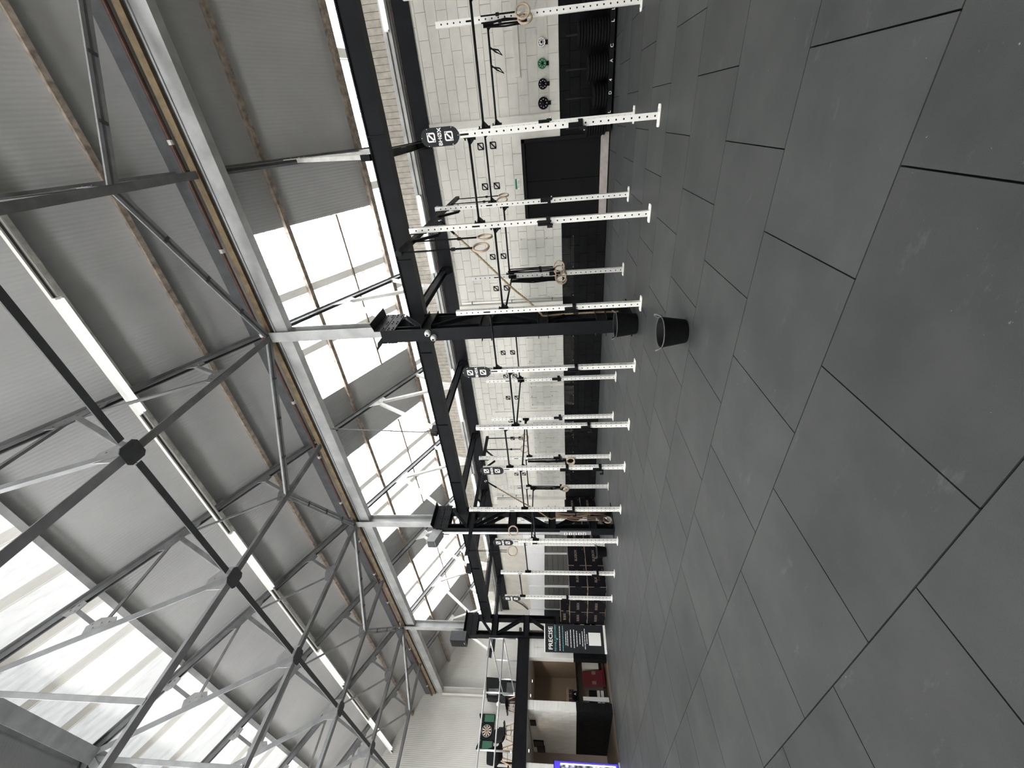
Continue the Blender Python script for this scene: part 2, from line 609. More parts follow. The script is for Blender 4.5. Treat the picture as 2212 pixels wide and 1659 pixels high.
# flat painted casings on the wall
for n, (a, b, xx, z1) in enumerate([(-.04, .36, .03, 4.22), (4.50, 4.86, .10, 4.18), (8.52, 8.82, .025, 3.55), (12.92, 13.36, .14, 3.95)]):
    struct('trim_%d' % (n+1), MB().box(WX-xx, WX+.05, a, b, 1.15 if n else 1.15, z1), 'painted_block')
struct('trim_5', MB().box(WX-.05, WX+.04, -9, GY, 4.22, 4.58), 'black_paint_beam')
struct('trim_6', MB().box(WX-.012, WX+.05, D0-.06, D1+.06, .02, .20), 'concrete')
# vertical boards under the eaves
bb = MB().box(WX+.02, WX+.045, -9, GY, 4.60, 5.62)
wbd = struct('wall_eaves', bb, 'rust_timber')
bme = MB().box(0, .03, .004, .121, 4.86, 5.55).mesh('board', 'boards')
y = -2.6
while y < 20:
    o = bpy.data.objects.new('board', bme); COL.objects.link(o)
    o.parent = wbd; o.location = (WX-.01+random.uniform(0, .008), y, 0)
    y += .125
# double door
dr = thing('door_1', (WX, (D0+D1)/2, .2), None, None); tag(dr, kind='structure')
MB().box(WX-.02, WX+.12, D0-.06, D0+.02, .20, DZ).box(WX-.02, WX+.12, D1-.02, D1+.06, .20, DZ).box(WX-.02, WX+.12, D0-.06, D1+.06, DZ-.07, DZ+.01).build('door_frame', 'black_steel', dr)
for a, b in ((D0+.025, 1.355), (1.365, D1-.025)):
    lf = MB().box(WX+.06, WX+.11, a, b, .205, DZ-.075).build('door_leaf', 'door_black', dr)
    MB().box(WX+.052, WX+.062, a+.03, a+.045, 1.55, 1.78).build('hinge', 'black_steel', lf)
# far part of that wall: cream above, a band of white panels over grey shutters below
struct('wall_right_far', MB().box(WX, WX+.25, 13.42, GY, 3.04, 5.62).box(WX+.05, WX+.25, 13.42, GY, 0, 1.05), 'cream_wall')
bays = [13.42, 14.07, 16.77, 19.47, GY-.03]
def edge(Y): return 2.02+(Y-13.25)*.0385
for n in range(4):
    a, b = bays[n], bays[n+1]
    wv = thing('window_%d' % (n+1), (WX, (a+b)/2, 1.05), None, None); tag(wv, kind='structure')
    t = .05 if n == 3 else .02
    MB().box(WX-.02, WX+.06, a-t, a+t, 1.05, 3.04).box(WX-.005, WX+.06, a, b, 3.0, 3.05).build('window_frame', 'window_white', wv)
    MB().prism([(WX+.01, a+t, edge(a)), (WX+.01, b-.02, edge(b)), (WX+.01, b-.02, 3.0), (WX+.01, a+t, 3.0)], (1,0,0), .03).build('panel', 'window_white', wv)
    MB().box(WX+.10, WX+.12, a, b, 1.0, edge(b)).build('pane', 'dark_glass', wv)
    for k in range(5):
        z = 1.06+k*.25
        MB().box(WX+.045, WX+.06, a+t, b-.02, z, z+.24).build('slat', 'shutter_grey', wv)
wv = thing('window_5', (10.8, GY-.02, 1.05), None, None); tag(wv, kind='structure')
MB().box(10.45, WX, GY-.03, GY+.02, 2.36, 3.12).build('panel', 'window_white', wv)
MB().box(8.2, WX, GY-.02, GY+.02, .9, 2.36).build('pane', 'dark_glass', wv)
for x in (9.1, 10.2):
    MB().box(x-.015, x+.015, GY-.05, GY, .9, 2.36).build('mullion', 'galv_pipe', wv)

# gable, left side, back: the shell that closes the hall
gm = MB()
gm.prism([(-7.6, GY, 0), (WX+.3, GY, 0), (WX+.3, GY, chord(WX)+.3), (RX, GY, chord(RX)+.3), (-7.6, GY, chord(-7.6)+.3)], (0,1,0), .2)
struct('wall_far', gm, 'gable_sheet')
gm = MB()
gm.prism([(-7.6, -9.2, 0), (WX+.3, -9.2, 0), (WX+.3, -9.2, chord(WX)+.3), (RX, -9.2, chord(RX)+.3), (-7.6, -9.2, chord(-7.6)+.3)], (0,-1,0), .2)
struct('wall_back', gm, 'cream_wall')
struct('wall_left', MB().box(-7.8, -7.6, -9.2, GY, 0, 5.9), 'cream_wall')

# roof ------------------------------------------------------------------
OFF = .25
def rz(X): return chord(X)+OFF
roof_base = struct('ceiling', MB().prism([(RX-.12, -9.2, rz(RX)-.02), (RX+.12, -9.2, rz(RX)-.02), (RX, -9.2, rz(RX)+.06)], (0,1,0), 9.2+GY), 'grey_steel')
def sheet(mb, x0, x1, y0, y1, dz=0, th=.05):
    vs = []
    for X in (x0, x1):
        for Y in (y0, y1):
            for d in (0, th):
                vs.append((X, Y, rz(X)+dz+d))
    return mb.add(vs, [(0,1,3,2),(4,6,7,5),(0,4,5,1),(2,3,7,6),(0,2,6,4),(1,5,7,3)])
SKY_Y = [(1.52, 5.60), (7.62, 11.55), (13.6, 17.4)]
bands = [(3.50, 5.15), (5.15, 6.45), (6.45, 7.62)]
for side in (1, -1):
    def sx(X): return X if side == 1 else 2*RX-X
    for a, b in (bands if side == 1 else [(2.02, 2.95), (4.45, 5.15)]+bands[1:]):
        ys = [-9.2, -5.75] + [YT[0]+3.05*k for k in range(9)][0:8] + [GY]
        for k in range(len(ys)-1):
            sheet(MB(), sx(a), sx(b), ys[k]+.003, ys[k+1]-.003).build('roof_sheet', 'roof_sheet', roof_base)
    gaps = [-9.2] + [v for p in SKY_Y for v in p] + [GY]
    for k in range(0, len(gaps), 2):
        for a, b in ((7.62, 8.66), (8.66, 10.66)):
            sheet(MB(), sx(a), sx(b), gaps[k], gaps[k+1]).build('roof_sheet', 'roof_sheet', roof_base)
def skylight(n, x0, x1, y0, y1, pitch, mt='skylight_sheet'):
    s = thing('window_roof_%d' % n, ((x0+x1)/2, y0, rz((x0+x1)/2)), None, None); tag(s, kind='structure')
    k = max(1, round((y1-y0)/pitch)); d = (y1-y0)/k
    for i in range(k):
        sh = sheet(MB(), x0, x1, y0+i*d, y0+(i+1)*d, .012, .01).build('skylight_sheet', mt, s)
        if i < k-1:
            sheet(MB(), x0, x1, y0+(i+1)*d-.085, y0+(i+1)*d+.085, .0, .01).build('lap', 'skylight_lap', sh)
            sheet(MB(), x0, x1, y0+(i+1)*d+.10, y0+(i+1)*d+.118, .004, .006).build('lap', 'skylight_lap', sh)
    return s
n = 1
for side in (1, -1):
    q = (lambda X: X) if side == 1 else (lambda X: 2*RX-X)
    skylight(n, q(2.02 if side == 1 else 2.95), q(3.50 if side == 1 else 4.45), -9.2, GY, 1.0, 'ridge_sheet' if side == 1 else 'fill_glow_sheet'); n += 1
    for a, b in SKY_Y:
        skylight(n, q(7.62), q(10.66), a, b, 1.32, 'skylight_sheet' if side == 1 else 'fill_glow_sheet'); n += 1
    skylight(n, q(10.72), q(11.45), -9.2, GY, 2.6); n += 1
# purlins
ORD = ['first', 'second', 'third', 'fourth', 'fifth', 'sixth', 'seventh', 'eighth', 'ninth', 'tenth', 'eleventh', 'twelfth']
for side in (1, -1):
    for k, (X, m, ww) in enumerate([(3.52, 'galv_beam', .10), (5.34, 'pale_purlin', .09), (6.45, 'rust_timber', .08), (8.62, 'rust_timber', .085), (10.66, 'rust_timber', .11)]):
        if side == -1 and k < 2: continue
        q = X if side == 1 else 2*RX-X
        o = MB().bar((q, -9.2, rz(X)-.07), (q, GY, rz(X)-.07), ww, .13, (SL, 0, 1)).build('purlin', m, org=(q, 6, rz(X)-.07))
        if side == 1:
            lab = ['grey steel purlin along the lower edge of the ridge skylight', 'pale weathered purlin directly above the roof light trunking', 'rust-stained purlin on the grey roof just above the eaves beam',
                   'weathered purlin crossing the middle of the aisle skylights', 'weathered timber purlin along the lower edge of the aisle skylights'][k]
        else:
            lab = 'purlin of the far roof slope, %s below the ridge' % ORD[k]
        tag(o, lab, 'purlin', 'roof purlins')
# ridge girder seen at the top corner
o = MB().ibeam((RX-.02, -9.2, rz(RX)-.28), (RX-.02, GY, rz(RX)-.28), .24, .34).build('ridge_beam', 'grey_steel', org=(RX, 6, rz(RX)-.28))
tag(o, 'grey steel ridge beam running along the top of the roof', 'beam')
# glazing bars in the aisle skylights
for k, (a, b) in enumerate(SKY_Y):
    o = MB().bar((9.72, a, rz(9.72)-.04), (9.72, b, rz(9.72)-.04), .04, .05, (SL, 0, 1)).build('glazing_bar', 'rust_timber', org=(9.72, a, rz(9.72)))
    tag(o, 'thin dark glazing bar across the %s aisle skylight from the photo top' % ['first', 'second', 'third'][k], 'bar', 'aisle glazing bars')

# eaves beam on the column line -------------------------------------------
eb = thing('eaves_beam', (7.37, 6, 6.97), 'long pale grey steel eaves beam carried on the stub columns', 'beam')
MB().box(7.28, 7.46, -9, GY, 6.97, 7.25).build('girder', 'galv_beam', eb)
MB().box(7.26, 7.30, -9, GY, 7.235, 7.265).build('top_flange', 'grey_steel', eb)
MB().box(7.30, 7.40, -9, GY, 7.265, 7.33).build('gap_shade', 'dark_board', eb)  # dark strip standing in for the shadow in the gap below the timber
o = MB().box(7.24, 7.33, -9, GY, 7.33, 7.45).build('timber_rail', 'eave_timber', org=(7.28, 6, 7.33))
tag(o, 'long brown timber rail lying on the pale eaves beam', 'timber')
pp = thing('rust_pipe', (7.19, 6, 7.51), 'long rusty brown pipe with white clips above the eaves timber', 'pipe')
MB().tube((7.19, -9, 7.51), (7.19, GY, 7.51), .036, 10).build('pipe', 'rust_pipe', pp)
for k in range(14):
    yy = -1.9+k*1.73
    MB().tube((7.19, yy, 7.51), (7.19, yy+.07, 7.51), .044, 10).build('clip', 'white_gusset', pp)
o = MB().box(7.22, 7.26, -9, GY, 7.58, 7.80).build('gutter_board', 'dark_board', org=(7.24, 6, 7.58))
tag(o, 'dark grey gutter board between the rusty pipe and the roof', 'board')

# ================================================================ ROOF TRUSSES
def bolts(mb, c, nrm, pts, r=.014, h=.012):
    n = Vector(nrm)
    for p in pts:
        q = Vector(c)+Vector(p)
        mb.tube(q, q+n*h, r, 6)
ORD = ['first', 'second', 'third', 'fourth', 'fifth', 'sixth', 'seventh', 'eighth', 'ninth', 'tenth', 'eleventh', 'twelfth']
def truss(Y, k, oncol):
    t = thing('roof_truss', (RX, Y, 7.39), '', 'truss', 'roof trusses')
    t['label'] = 'grey riveted steel roof truss over the rigs, %s counted from the photo top' % ORD[k]
    zb = 7.39
    for side in (1, -1):
        q = (lambda X: X) if side == 1 else (lambda X: 2*RX-X)
        P3 = lambda X, z: (q(X), Y, z)
        # rafter: two angles back to back
        MB().bar(P3(RX, chord(RX)+.03), P3(7.62, chord(7.62)+.03), .16, .016, (0,0,1), 0, .05).bar(P3(RX, chord(RX)), P3(7.62, chord(7.62)), .012, .11, (0,0,1), .03).bar(P3(RX, chord(RX)), P3(7.62, chord(7.62)), .012, .11, (0,0,1), -.03).build('rafter', 'truss_grey', t)
        # bottom chord
        m = 'truss_grey'
        MB().tee(P3(7.40, zb+.02), P3(3.755, zb), .12, .09, .014, (0,0,1), -1).build('bottom_chord', m, t)
        MB().tee(P3(3.755, zb), P3(RX, zb), .14, .10, .014, (0,0,1), -1).build('bottom_chord', 'grey_steel', t)
        R1, R2, R3 = 6.09, 4.56, 3.13
        G = (2.81, 9.09)
        for (a, b, ww, mm) in [((R1, chord(R1)), (5.66, zb), .06, m), ((5.66, zb), (R2, chord(R2)), .055, m), ((R2, chord(R2)), (3.755, zb), .075, m),
                               ((3.755, zb), (RX+.05, chord(RX+.05)), .11, 'grey_steel'), ((R2, chord(R2)), G, .06, m), ((R3, chord(R3)), G, .06, m)]:
            MB().angle(P3(*a), P3(*b), ww, .012, (0, 1, 0), side).build('web', mm, t)
        def gus(c, pts, mm, bp):
            mb = MB().prism([P3(c[0]+x, c[1]+z) for x, z in pts] if True else [], (0,-1,0), .014)
            bolts(mb, P3(*c), (0,-1,0), [((x if side == 1 else -x), -.014, z) for x, z in bp])
            mb.v = [v+Vector((0, -.028, 0)) for v in mb.v]
            return mb.build('gusset', mm, t)
        gus((5.66, zb), [(-.20, -.05), (.20, -.05), (.26, .04), (.14, .20), (.02, .20), (-.20, .10)], m, [(-.12, 0), (.12, 0), (.05, .12), (.14, .1), (-.1, .07)])
        gus((R2, chord(R2)-.06), [(-.34, .24), (-.28, .02), (.26, -.24), (.42, -.20), (.36, -.04)], m, [(-.25, .12), (-.12, .05), (.02, -.02), (.16, -.1), (.28, -.14)])
        gus((R3, chord(R3)-.08), [(-.12, .12), (.14, -.03), (.10, -.14), (-.06, -.10), (-.14, -.01)], 'pale_gusset', [(-.04, .04), (.05, -.03), (-.05, -.05)])
        gus((G[0]+.02, G[1]), [(-.14, .18), (.02, .24), (.16, .10), (.19, -.16), (.08, -.24), (-.05, -.1)], 'pale_gusset', [(0, .1), (.08, .02), (-.02, -.01), (.1, -.1), (.05, .16)])
        gus((R1, chord(R1)-.05), [(-.14, .14), (.16, -.03), (.06, -.18), (-.06, -.14)], m, [(-.03, .03), (.06, -.04), (0, -.1)])
        # node plate under the third panel point
        n0 = P3(3.755, zb)
        mb = MB().prism([(n0[0]+a, Y+b, zb-.075) for a, b in ((-.15, -.10), (-.10, -.15), (.10, -.15), (.15, -.10), (.15, .10), (.10, .15), (-.10, .15), (-.15, .10))], (0,0,1), .016)
        bolts(mb, (n0[0], Y, zb-.075), (0,0,-1), [(a, b, 0) for a in (-.08, .08) for b in (-.08, .08)])
        mb.build('node_plate', 'truss_dark', t)
        gus((3.755, zb+.06), [(-.26, .26), (-.06, .30), (.16, .16), (.20, -.08), (-.24, -.08)], 'pale_gusset', [(-.16, .16), (-.05, .2), (.05, .05), (-.16, .02)])
    # hanger from the ridge
    MB().angle((RX, Y, 7.39), (RX, Y, chord(RX)), .075, .012, (0,1,0)).build('hanger', 'grey_steel', t)
    return t
for k, Y in enumerate(YT[1:]):
    truss(Y, k, Y in YC)
def aisle_truss(Y, k, oncol):
    t = thing('aisle_truss', (9, Y, 6.5), 'pale grey steel aisle rafter with splayed struts, %s counted from the photo top' % ORD[k], 'truss', 'aisle trusses')
    MB().bar((7.46, Y, chord(7.46)+.02), (11.2, Y, chord(11.2)+.02), .14, .014, (0,0,1), 0, .05).bar((7.46, Y, chord(7.46)), (11.2, Y, chord(11.2)), .012, .10, (0,0,1), .03).bar((7.46, Y, chord(7.46)), (11.2, Y, chord(11.2)), .012, .10, (0,0,1), -.03).build('rafter', 'truss_grey', t)
    g = (8.98, Y, chord(8.98)-.12)
    foot = (7.78, Y, 4.98) if oncol else (7.74, Y, 4.50)
    for a, b, ww in ((g, foot, .075), (g, (9.68, Y, 4.62), .07), ((10.45, Y, chord(10.45)), (9.74, Y, 4.62), .07)):
        MB().angle(a, b, ww, .012, (0,1,0)).build('strut', 'white_gusset', t)
    mb = MB().prism([(8.78, Y-.03, g[2]+.17), (9.24, Y-.03, g[2]-.09), (9.16, Y-.03, g[2]-.20), (8.88, Y-.03, g[2]-.14)], (0,-1,0), .014)
    bolts(mb, (8.98, Y-.044, g[2]), (0,-1,0), [(-.1, 0, .06), (.06, 0, -.02), (.16, 0, -.08), (-.02, 0, -.07)], .016)
    mb.build('gusset', 'white_gusset', t)
    mb = MB().prism([(9.50, Y-.03, 4.80), (9.60, Y-.03, 4.84), (9.70, Y-.03, 4.68), (9.82, Y-.03, 4.84), (9.92, Y-.03, 4.78), (9.86, Y-.03, 4.48), (9.54, Y-.03, 4.48)], (0,-1,0), .014)
    bolts(mb, (9.7, Y-.044, 4.6), (0,-1,0), [(-.1, 0, .1), (.1, 0, .1), (-.1, 0, -.06), (.1, 0, -.06)], .016)
    mb.build('gusset', 'white_gusset', t)
    if not oncol:
        MB().prism([(7.60, Y-.05, 4.62), (7.90, Y-.05, 4.62), (7.90, Y-.05, 4.44), (7.55, Y-.05, 4.44)], (0,1,0), .10).build('bearing_bracket', 'black_paint_beam', t)
    c = thing('cross_beam', (9.4, Y, 4.4), 'black steel cross beam from crane girder to block wall, %s from the photo top' % ORD[k], 'beam', 'black cross beams')
    MB().bar((7.80, Y, 4.46), (11.12, Y, 4.46), .16, .012, (0,0,1), 0, .04).bar((7.80, Y, 4.40), (11.12, Y, 4.40), .012, .12, (0,0,1), .06).bar((7.80, Y, 4.40), (11.12, Y, 4.40), .012, .12, (0,0,1), -.06).build('channel', 'black_paint_beam', c)
    MB().prism([(10.75, Y-.09, 4.46), (11.12, Y-.09, 4.46), (11.12, Y-.09, 4.22)], (0,1,0), .18).build('bracket', 'black_paint_beam', c)
for k, Y in enumerate(YT[1:]):
    aisle_truss(Y, k, Y in YC)
# bracing in the plane of the truss ties: zigzag from column heads to the mid trusses
zz = []
for k in range(len(YC)):
    for d in (-3.05, 3.05):
        a, b = (7.20, YC[k], 7.42), (5.66, YC[k]+d, 7.40)
        if b[1] > 20: continue
        zz.append((a, b))
for k, (a, b) in enumerate(zz[1:]):
    t = thing('zigzag_brace', a, 'dark double-angle zigzag brace under the roof, %s counted from the photo top' % ORD[k], 'brace', 'zigzag roof braces')
    MB().bar(a, b, .05, .012, (0,0,1), .05, -.035).bar(a, b, .012, .07, (0,0,1), .025).build('angle', 'grey_steel', t)
    MB().bar(a, b, .05, .012, (0,0,1), -.05, -.035).bar(a, b, .012, .07, (0,0,1), -.025).build('angle', 'grey_steel', t)
    A, B = Vector(a), Vector(b)
    for f in (.25, .5, .75):
        c = A.lerp(B, f)
        d = (B-A).normalized()*.022
        MB().bar(c-d, c+d, .11, .012, (0,0,1), 0, -.046).build('spacer', 'truss_dark', t)
for k, Y in enumerate(YT[:-1]):
    o = MB().bar((3.755, Y+.2, 7.36), (3.755, YT[k+1]-.2, 7.36), .10, .012, (0,0,1)).bar((3.755, Y+.2, 7.40), (3.755, YT[k+1]-.2, 7.40), .012, .09, (0,0,1)).build('tie_strut', 'truss_dark', org=(3.755, Y, 7.36))
    tag(o, 'dark horizontal tie strut between roof truss node plates, %s counted from the photo top' % ORD[k], 'strut', 'roof tie struts')
# light trunking under the roof
lt = thing('light_trunking', (5.17, 6, 8.66), 'long thin white lighting trunking hung under the grey roof slope', 'trunking')
MB().box(5.10, 5.125, -9, GY, 8.70, 8.76).box(5.175, 5.20, -9, GY, 8.68, 8.74).build('rail', 'white_steel', lt)
MB().box(5.125, 5.175, -9, GY, 8.72, 8.74).build('channel', 'cable_grey', lt)
for k, (a, b) in enumerate([(1.62, 3.76), (7.07, 9.3), (12.62, 14.95), (18.0, 21.3)]):
    t = thing('strip_light', (5.15, a, 8.6), 'white twin-tube strip light on the roof trunking, %s from the photo top' % ORD[k], 'light', 'roof strip lights')
    MB().box(5.10, 5.20, a, b, 8.655, 8.70).build('housing', 'white_steel', t)
    for x in (5.12, 5.18):
        MB().tube((x, a+.03, 8.64), (x, b-.03, 8.64), .018, 8).build('tube', 'lamp_tube', t)
wt = thing('wall_trunking', (10.98, 6, 4.70), 'grey lighting trunking running below the eaves boards', 'trunking')
MB().box(11.0, 11.06, -9, GY, 4.76, 4.84).build('rail', 'galv_beam', wt)
MB().box(11.02, 11.08, -9, GY, 4.66, 4.73).build('rail', 'galv_beam', wt)
MB().tube((11.06, -9, 4.62), (11.06, GY, 4.62), .03, 8).build('conduit', 'cable_grey', wt)
for k, (a, b) in enumerate([(-3.0, -1.73), (1.42, 3.42), (6.6, 8.75), (11.4, 13.2), (15.2, 17.0)]):
    t = thing('strip_light', (11.0, a, 4.7), 'white strip light on the trunking above the block wall, %s from the photo top' % ORD[k], 'light', 'wall strip lights')
    MB().box(10.93, 11.01, a, b, 4.70, 4.79).build('housing', 'white_steel', t)
    for z in (4.69, 4.74):
        MB().tube((10.915, a+.03, z), (10.915, b-.03, z), .018, 8).build('tube', 'lamp_tube', t)

# ================================================================ BLACK LATTICE COLUMNS, CRANE GIRDER
def column(Y, k):
    names = ['behind the two black buckets', 'with the row of sockets on it', 'behind the roll-up banner']
    t = thing('lattice_column', (7.33, Y, 0), 'tall black lattice column %s' % names[k], 'column', 'black lattice columns')
    hw = .13
    MB().box(6.98, 6.996, Y-hw, Y+hw, .02, 4.86).box(7.124, 7.14, Y-hw, Y+hw, .02, 4.86).box(6.996, 7.124, Y-.008, Y+.008, .02, 4.86).build('front_leg', 'black_paint_beam', t)
    MB().box(7.56, 7.576, Y-hw, Y+hw, .02, 4.11).box(7.70, 7.716, Y-hw, Y+hw, .02, 4.11).box(7.576, 7.70, Y-.008, Y+.008, .02, 4.11).build('rear_leg', 'black_paint_beam', t)
    MB().box(7.56, 7.72, Y-.10, Y+.10, 4.45, 4.97).build('rear_leg_head', 'black_paint_beam', t)
    MB().box(6.94, 7.80, Y-.20, Y+.20, 0, .02).build('base_plate', 'black_paint_beam', t)
    for s in (-1, 1):
        yy = Y+s*(hw+.004)
        for z in (3.93, 2.77, 1.66, .57):
            MB().box(6.99, 7.71, yy-.006, yy+.006, z-.10, z+.10).box(6.99, 7.71, yy, yy+s*.06, z-.10, z-.088).box(6.99, 7.71, yy, yy+s*.06, z+.088, z+.10).build('batten', 'black_paint_beam', t)
        for a, b in (((7.66, 4.52), (7.08, 4.02)), ((7.08, 3.84), (7.66, 2.90)), ((7.66, 2.66), (7.08, 1.76)), ((7.08, 1.55), (7.66, .68)), ((7.66, .46), (7.08, .06))):
            MB().angle((a[0], yy, a[1]), (b[0], yy, b[1]), .065, .01, (0, s, 0)).build('lacing', 'black_paint_beam', t)
        mb = MB().box(6.97, 7.76, yy-.008, yy+.008, 4.57, 4.76).box(6.97, 7.76, yy-.008, yy+.008, 4.775, 4.98)
        bolts(mb, (0, yy+s*.008, 0), (0, s, 0), [(x, 0, z) for x in (7.02, 7.09, 7.30, 7.38, 7.62, 7.70) for z in (4.62, 4.71, 4.82, 4.93)], .014)
        mb.build('cap_plate', 'black_paint_beam', t)
        MB().prism([(7.0, yy, 4.98), (7.74, yy, 4.98), (7.78, yy+s*.16, 5.02), (6.98, yy+s*.16, 5.02)], (0,0,1), .012).build('cap_flange', 'black_paint_beam', t)
    MB().ibeam((7.33, Y, 4.88), (7.33, Y, 7.36), .22, .26, .016, (1,0,0)).build('stub_column', 'galv_beam', t)
    return t
cols = [column(Y, k) for k, Y in enumerate(YC[1:])]
cg = thing('crane_girder', (7.72, 6, 4.12), 'long black steel crane girder resting on the lattice columns', 'beam')
MB().box(7.61, 7.83, -9, 15.9, 4.41, 4.435).build('top_flange', 'black_paint_beam', cg)
MB().box(7.61, 7.83, -9, 15.9, 4.115, 4.135).build('bottom_flange', 'black_paint_beam', cg)
MB().box(7.64, 7.80, -9, 15.9, 4.135, 4.41).build('web', 'black_paint_beam', cg)
for k in range(9):
    yy = -2.0+k*2.05
    MB().box(7.615, 7.64, yy, yy+.02, 4.135, 4.41).build('stiffener', 'black_paint_beam', cg)
o = MB().path([(7.40, 6.05, 7.0), (7.40, 6.15, 5.6), (7.40, 6.22, 4.72), (7.42, 6.20, 4.58), (7.50, 6.28, 4.50), (7.62, 6.40, 4.44)], .014, 8).build('drop_conduit', 'cable_grey', org=(7.4, 6.1, 4.5), smooth=True)
tag(o, 'thin grey conduit dropping from the eaves beam to the crane girder', 'conduit')
# security cameras on the first column
for k, (yy, z) in enumerate([(3.34, 3.90), (3.44, 3.80)]):
    t = thing('security_camera', (6.97, yy, z), ['upper white dome camera on the black column behind the buckets', 'lower white dome camera on the black column behind the buckets'][k], 'camera', 'dome cameras')
    MB().lathe((6.98, yy, z), [(.06, 0), (.06, -.03), (.055, -.05)], 18, 'X').build('base', 'white_plastic', t, True)
    MB().lathe((6.93, yy, z), [(.06, 0), (.058, -.025), (.045, -.05), (.025, -.062), (0.0001, -.066)], 18, 'X').build('ball', 'white_plastic', t, True)
    MB().lathe((6.875, yy+.012, z+.0), [(.025, 0), (.022, -.012), (0.0001, -.014)], 14, 'X').build('lens', 'black_plastic', t, True)
# sockets and trunking on the second column
st = thing('socket_trunking', (6.97, 9.5, .6), 'white conduit and row of double sockets on the middle black column', 'socket')
MB().tube((6.955, 9.50, 1.45), (6.955, 9.50, 4.75), .022, 8).tube((6.955, 9.555, 1.45), (6.955, 9.555, 4.7), .016, 8).build('conduit', 'galv_pipe', st)
MB().box(6.945, 6.98, 9.44, 9.58, .62, 1.46).build('back_plate', 'grey_steel', st)
for z in (1.30, 1.17, 1.05, .92, .80):
    sk = MB().box(6.925, 6.947, 9.46, 9.56, z-.045, z+.045).build('socket', 'white_plastic', st)
    MB().box(6.921, 6.926, 9.475, 9.50, z-.02, z+.02).box(6.921, 6.926, 9.52, 9.545, z-.02, z+.02).build('switch', 'cable_grey', sk)
t = thing('floodlight', (6.85, 9.55, 5.0), 'grey floodlight on top of the middle black column', 'light')
mb = MB().prism([(6.60, 9.40, 5.10), (6.60, 9.40, 4.86), (6.95, 9.40, 4.72), (6.98, 9.40, 4.98)], (0,1,0), .30)
mb.build('housing', 'grey_steel', t)
MB().prism([(6.595, 9.43, 5.07), (6.595, 9.43, 4.88), (6.59, 9.67, 4.88), (6.59, 9.67, 5.07)], (-1,0,0), .01).build('lens', 'dark_board', t)
MB().bar((6.95, 9.42, 4.85), (7.05, 9.42, 4.75), .03, .03).bar((6.95, 9.68, 4.85), (7.05, 9.62, 4.75), .03, .03).build('bracket', 'grey_steel', t)
t = thing('loudspeaker', (6.8, 15.35, 4.9), 'dark grey loudspeaker at the top of the column behind the banner', 'speaker')
MB().box(6.66, 6.97, 15.14, 15.62, 4.88, 5.44).build('cabinet', 'dark_board', t)
MB().box(6.65, 6.662, 15.16, 15.60, 4.90, 5.42).build('grille', 'black_plastic', t)
MB().box(6.645, 6.652, 15.30, 15.42, 4.93, 4.95).build('badge', 'galv_pipe', t)
MB().box(6.97, 7.0, 15.3, 15.5, 5.0, 5.3).build('bracket', 'black_steel', t)

# ================================================================ RIG
PW = .08
def post_mesh(H):
    """square tube with real round-ish holes every 100 mm on all four sides"""
    mb = MB(); h = PW/2; r = .0125
    def cell(side, z0, z1, zh):
        o8 = [(r*math.cos(R(22.5+45*k)), r*math.sin(R(22.5+45*k))) for k in range(8)]
        sq = [(h, (z1-z0)/2*.0+.02), (.02, z1-zh), (-.02, z1-zh), (-h, .02), (-h, -.02), (-.02, z0-zh), (.02, z0-zh), (h, -.02)]
        def W(p, d=0):
            a, z = p
            x, y = [(a, -h+d), (h-d, a), (-a, h-d), (-h+d, -a)][side]
            return (x, y, zh+z)
        vs = [W(p) for p in sq] + [W(p) for p in o8] + [W(p, .006) for p in o8]
        corner = [W((h, z1-zh)), W((-h, z1-zh)), W((-h, z0-zh)), W((h, z0-zh))]
        fs = [(k, (k+1) % 8, 8+(k+1) % 8, 8+k) for k in range(8)]
        fs += [(8+k, 8+(k+1) % 8, 16+(k+1) % 8, 16+k) for k in range(8)]
        fs += [(24, 1, 0), (25, 3, 2), (26, 5, 4), (27, 7, 6)]
        mb.add(vs+corner, fs)
    n = int((H-.012-.02)/.1)
    top = H-.012-n*.1
    for side in range(4):
        for k in range(n):
            z0 = .012+k*.1
            cell(side, z0, z0+.1, z0+.05)
        z0 = .012+n*.1
        pts = [(-h, z0), (h, z0), (h, H), (-h, H)]
        def W(a, z): 
            x, y = [(a, -h), (h, a), (-a, h), (-h, -a)][side]
            return (x, y, z)
        mb.add([W(*p) for p in pts], [(0,1,2,3)])
    mb.box(-h, h, -h, h, H-.001, H+.004)
    return mb
def plate_mesh():
    mb = MB()
    pts = []
    for cx, cy, a0 in ((.03, .10, 0), (-.03, .10, 90), (-.03, -.10, 180), (.03, -.10, 270)):
        for k in range(4):
            a = R(a0+30*k); pts.append((cx+.03*math.cos(a), cy+.03*math.sin(a), 0))
    mb.prism(pts, (0,0,1), .012)
    for y in (-.09, .09):
        mb.tube((0, y, .012), (0, y, .024), .012, 6)
    return mb
PROTO = {}
def upright(X, Y, H, label, group):
    if H not in PROTO:
        t = thing('rig_upright', (X, Y, 0), label, 'upright', group)
        post_mesh(H).build('post', 'white_steel', None)
        o = [ob for ob in COL.objects if ob.name.startswith('post') and ob.parent is None][-1]
        o.parent = t; ORG[o.name] = Vector((X, Y, 0))
        p = plate_mesh().build('base_plate', 'white_steel', None); p.parent = t
        q = PW/2-.008
        c = MB().box(-q, q, -q, q, .014, H-.01).build('hole_shade_core', 'black_plastic', None); c.parent = t  # dark core added inside the post so its holes look shaded
        s = MB().box(-PW/2-.002, -PW/2+.004, -.012, .012, 2.55, 2.66).build('slot', 'black_plastic', None); s.parent = t
        PROTO[H] = t
        return t
    return copy_thing(PROTO[H], (X, Y, 0), label, group)
FX, BX = 6.50, 8.30
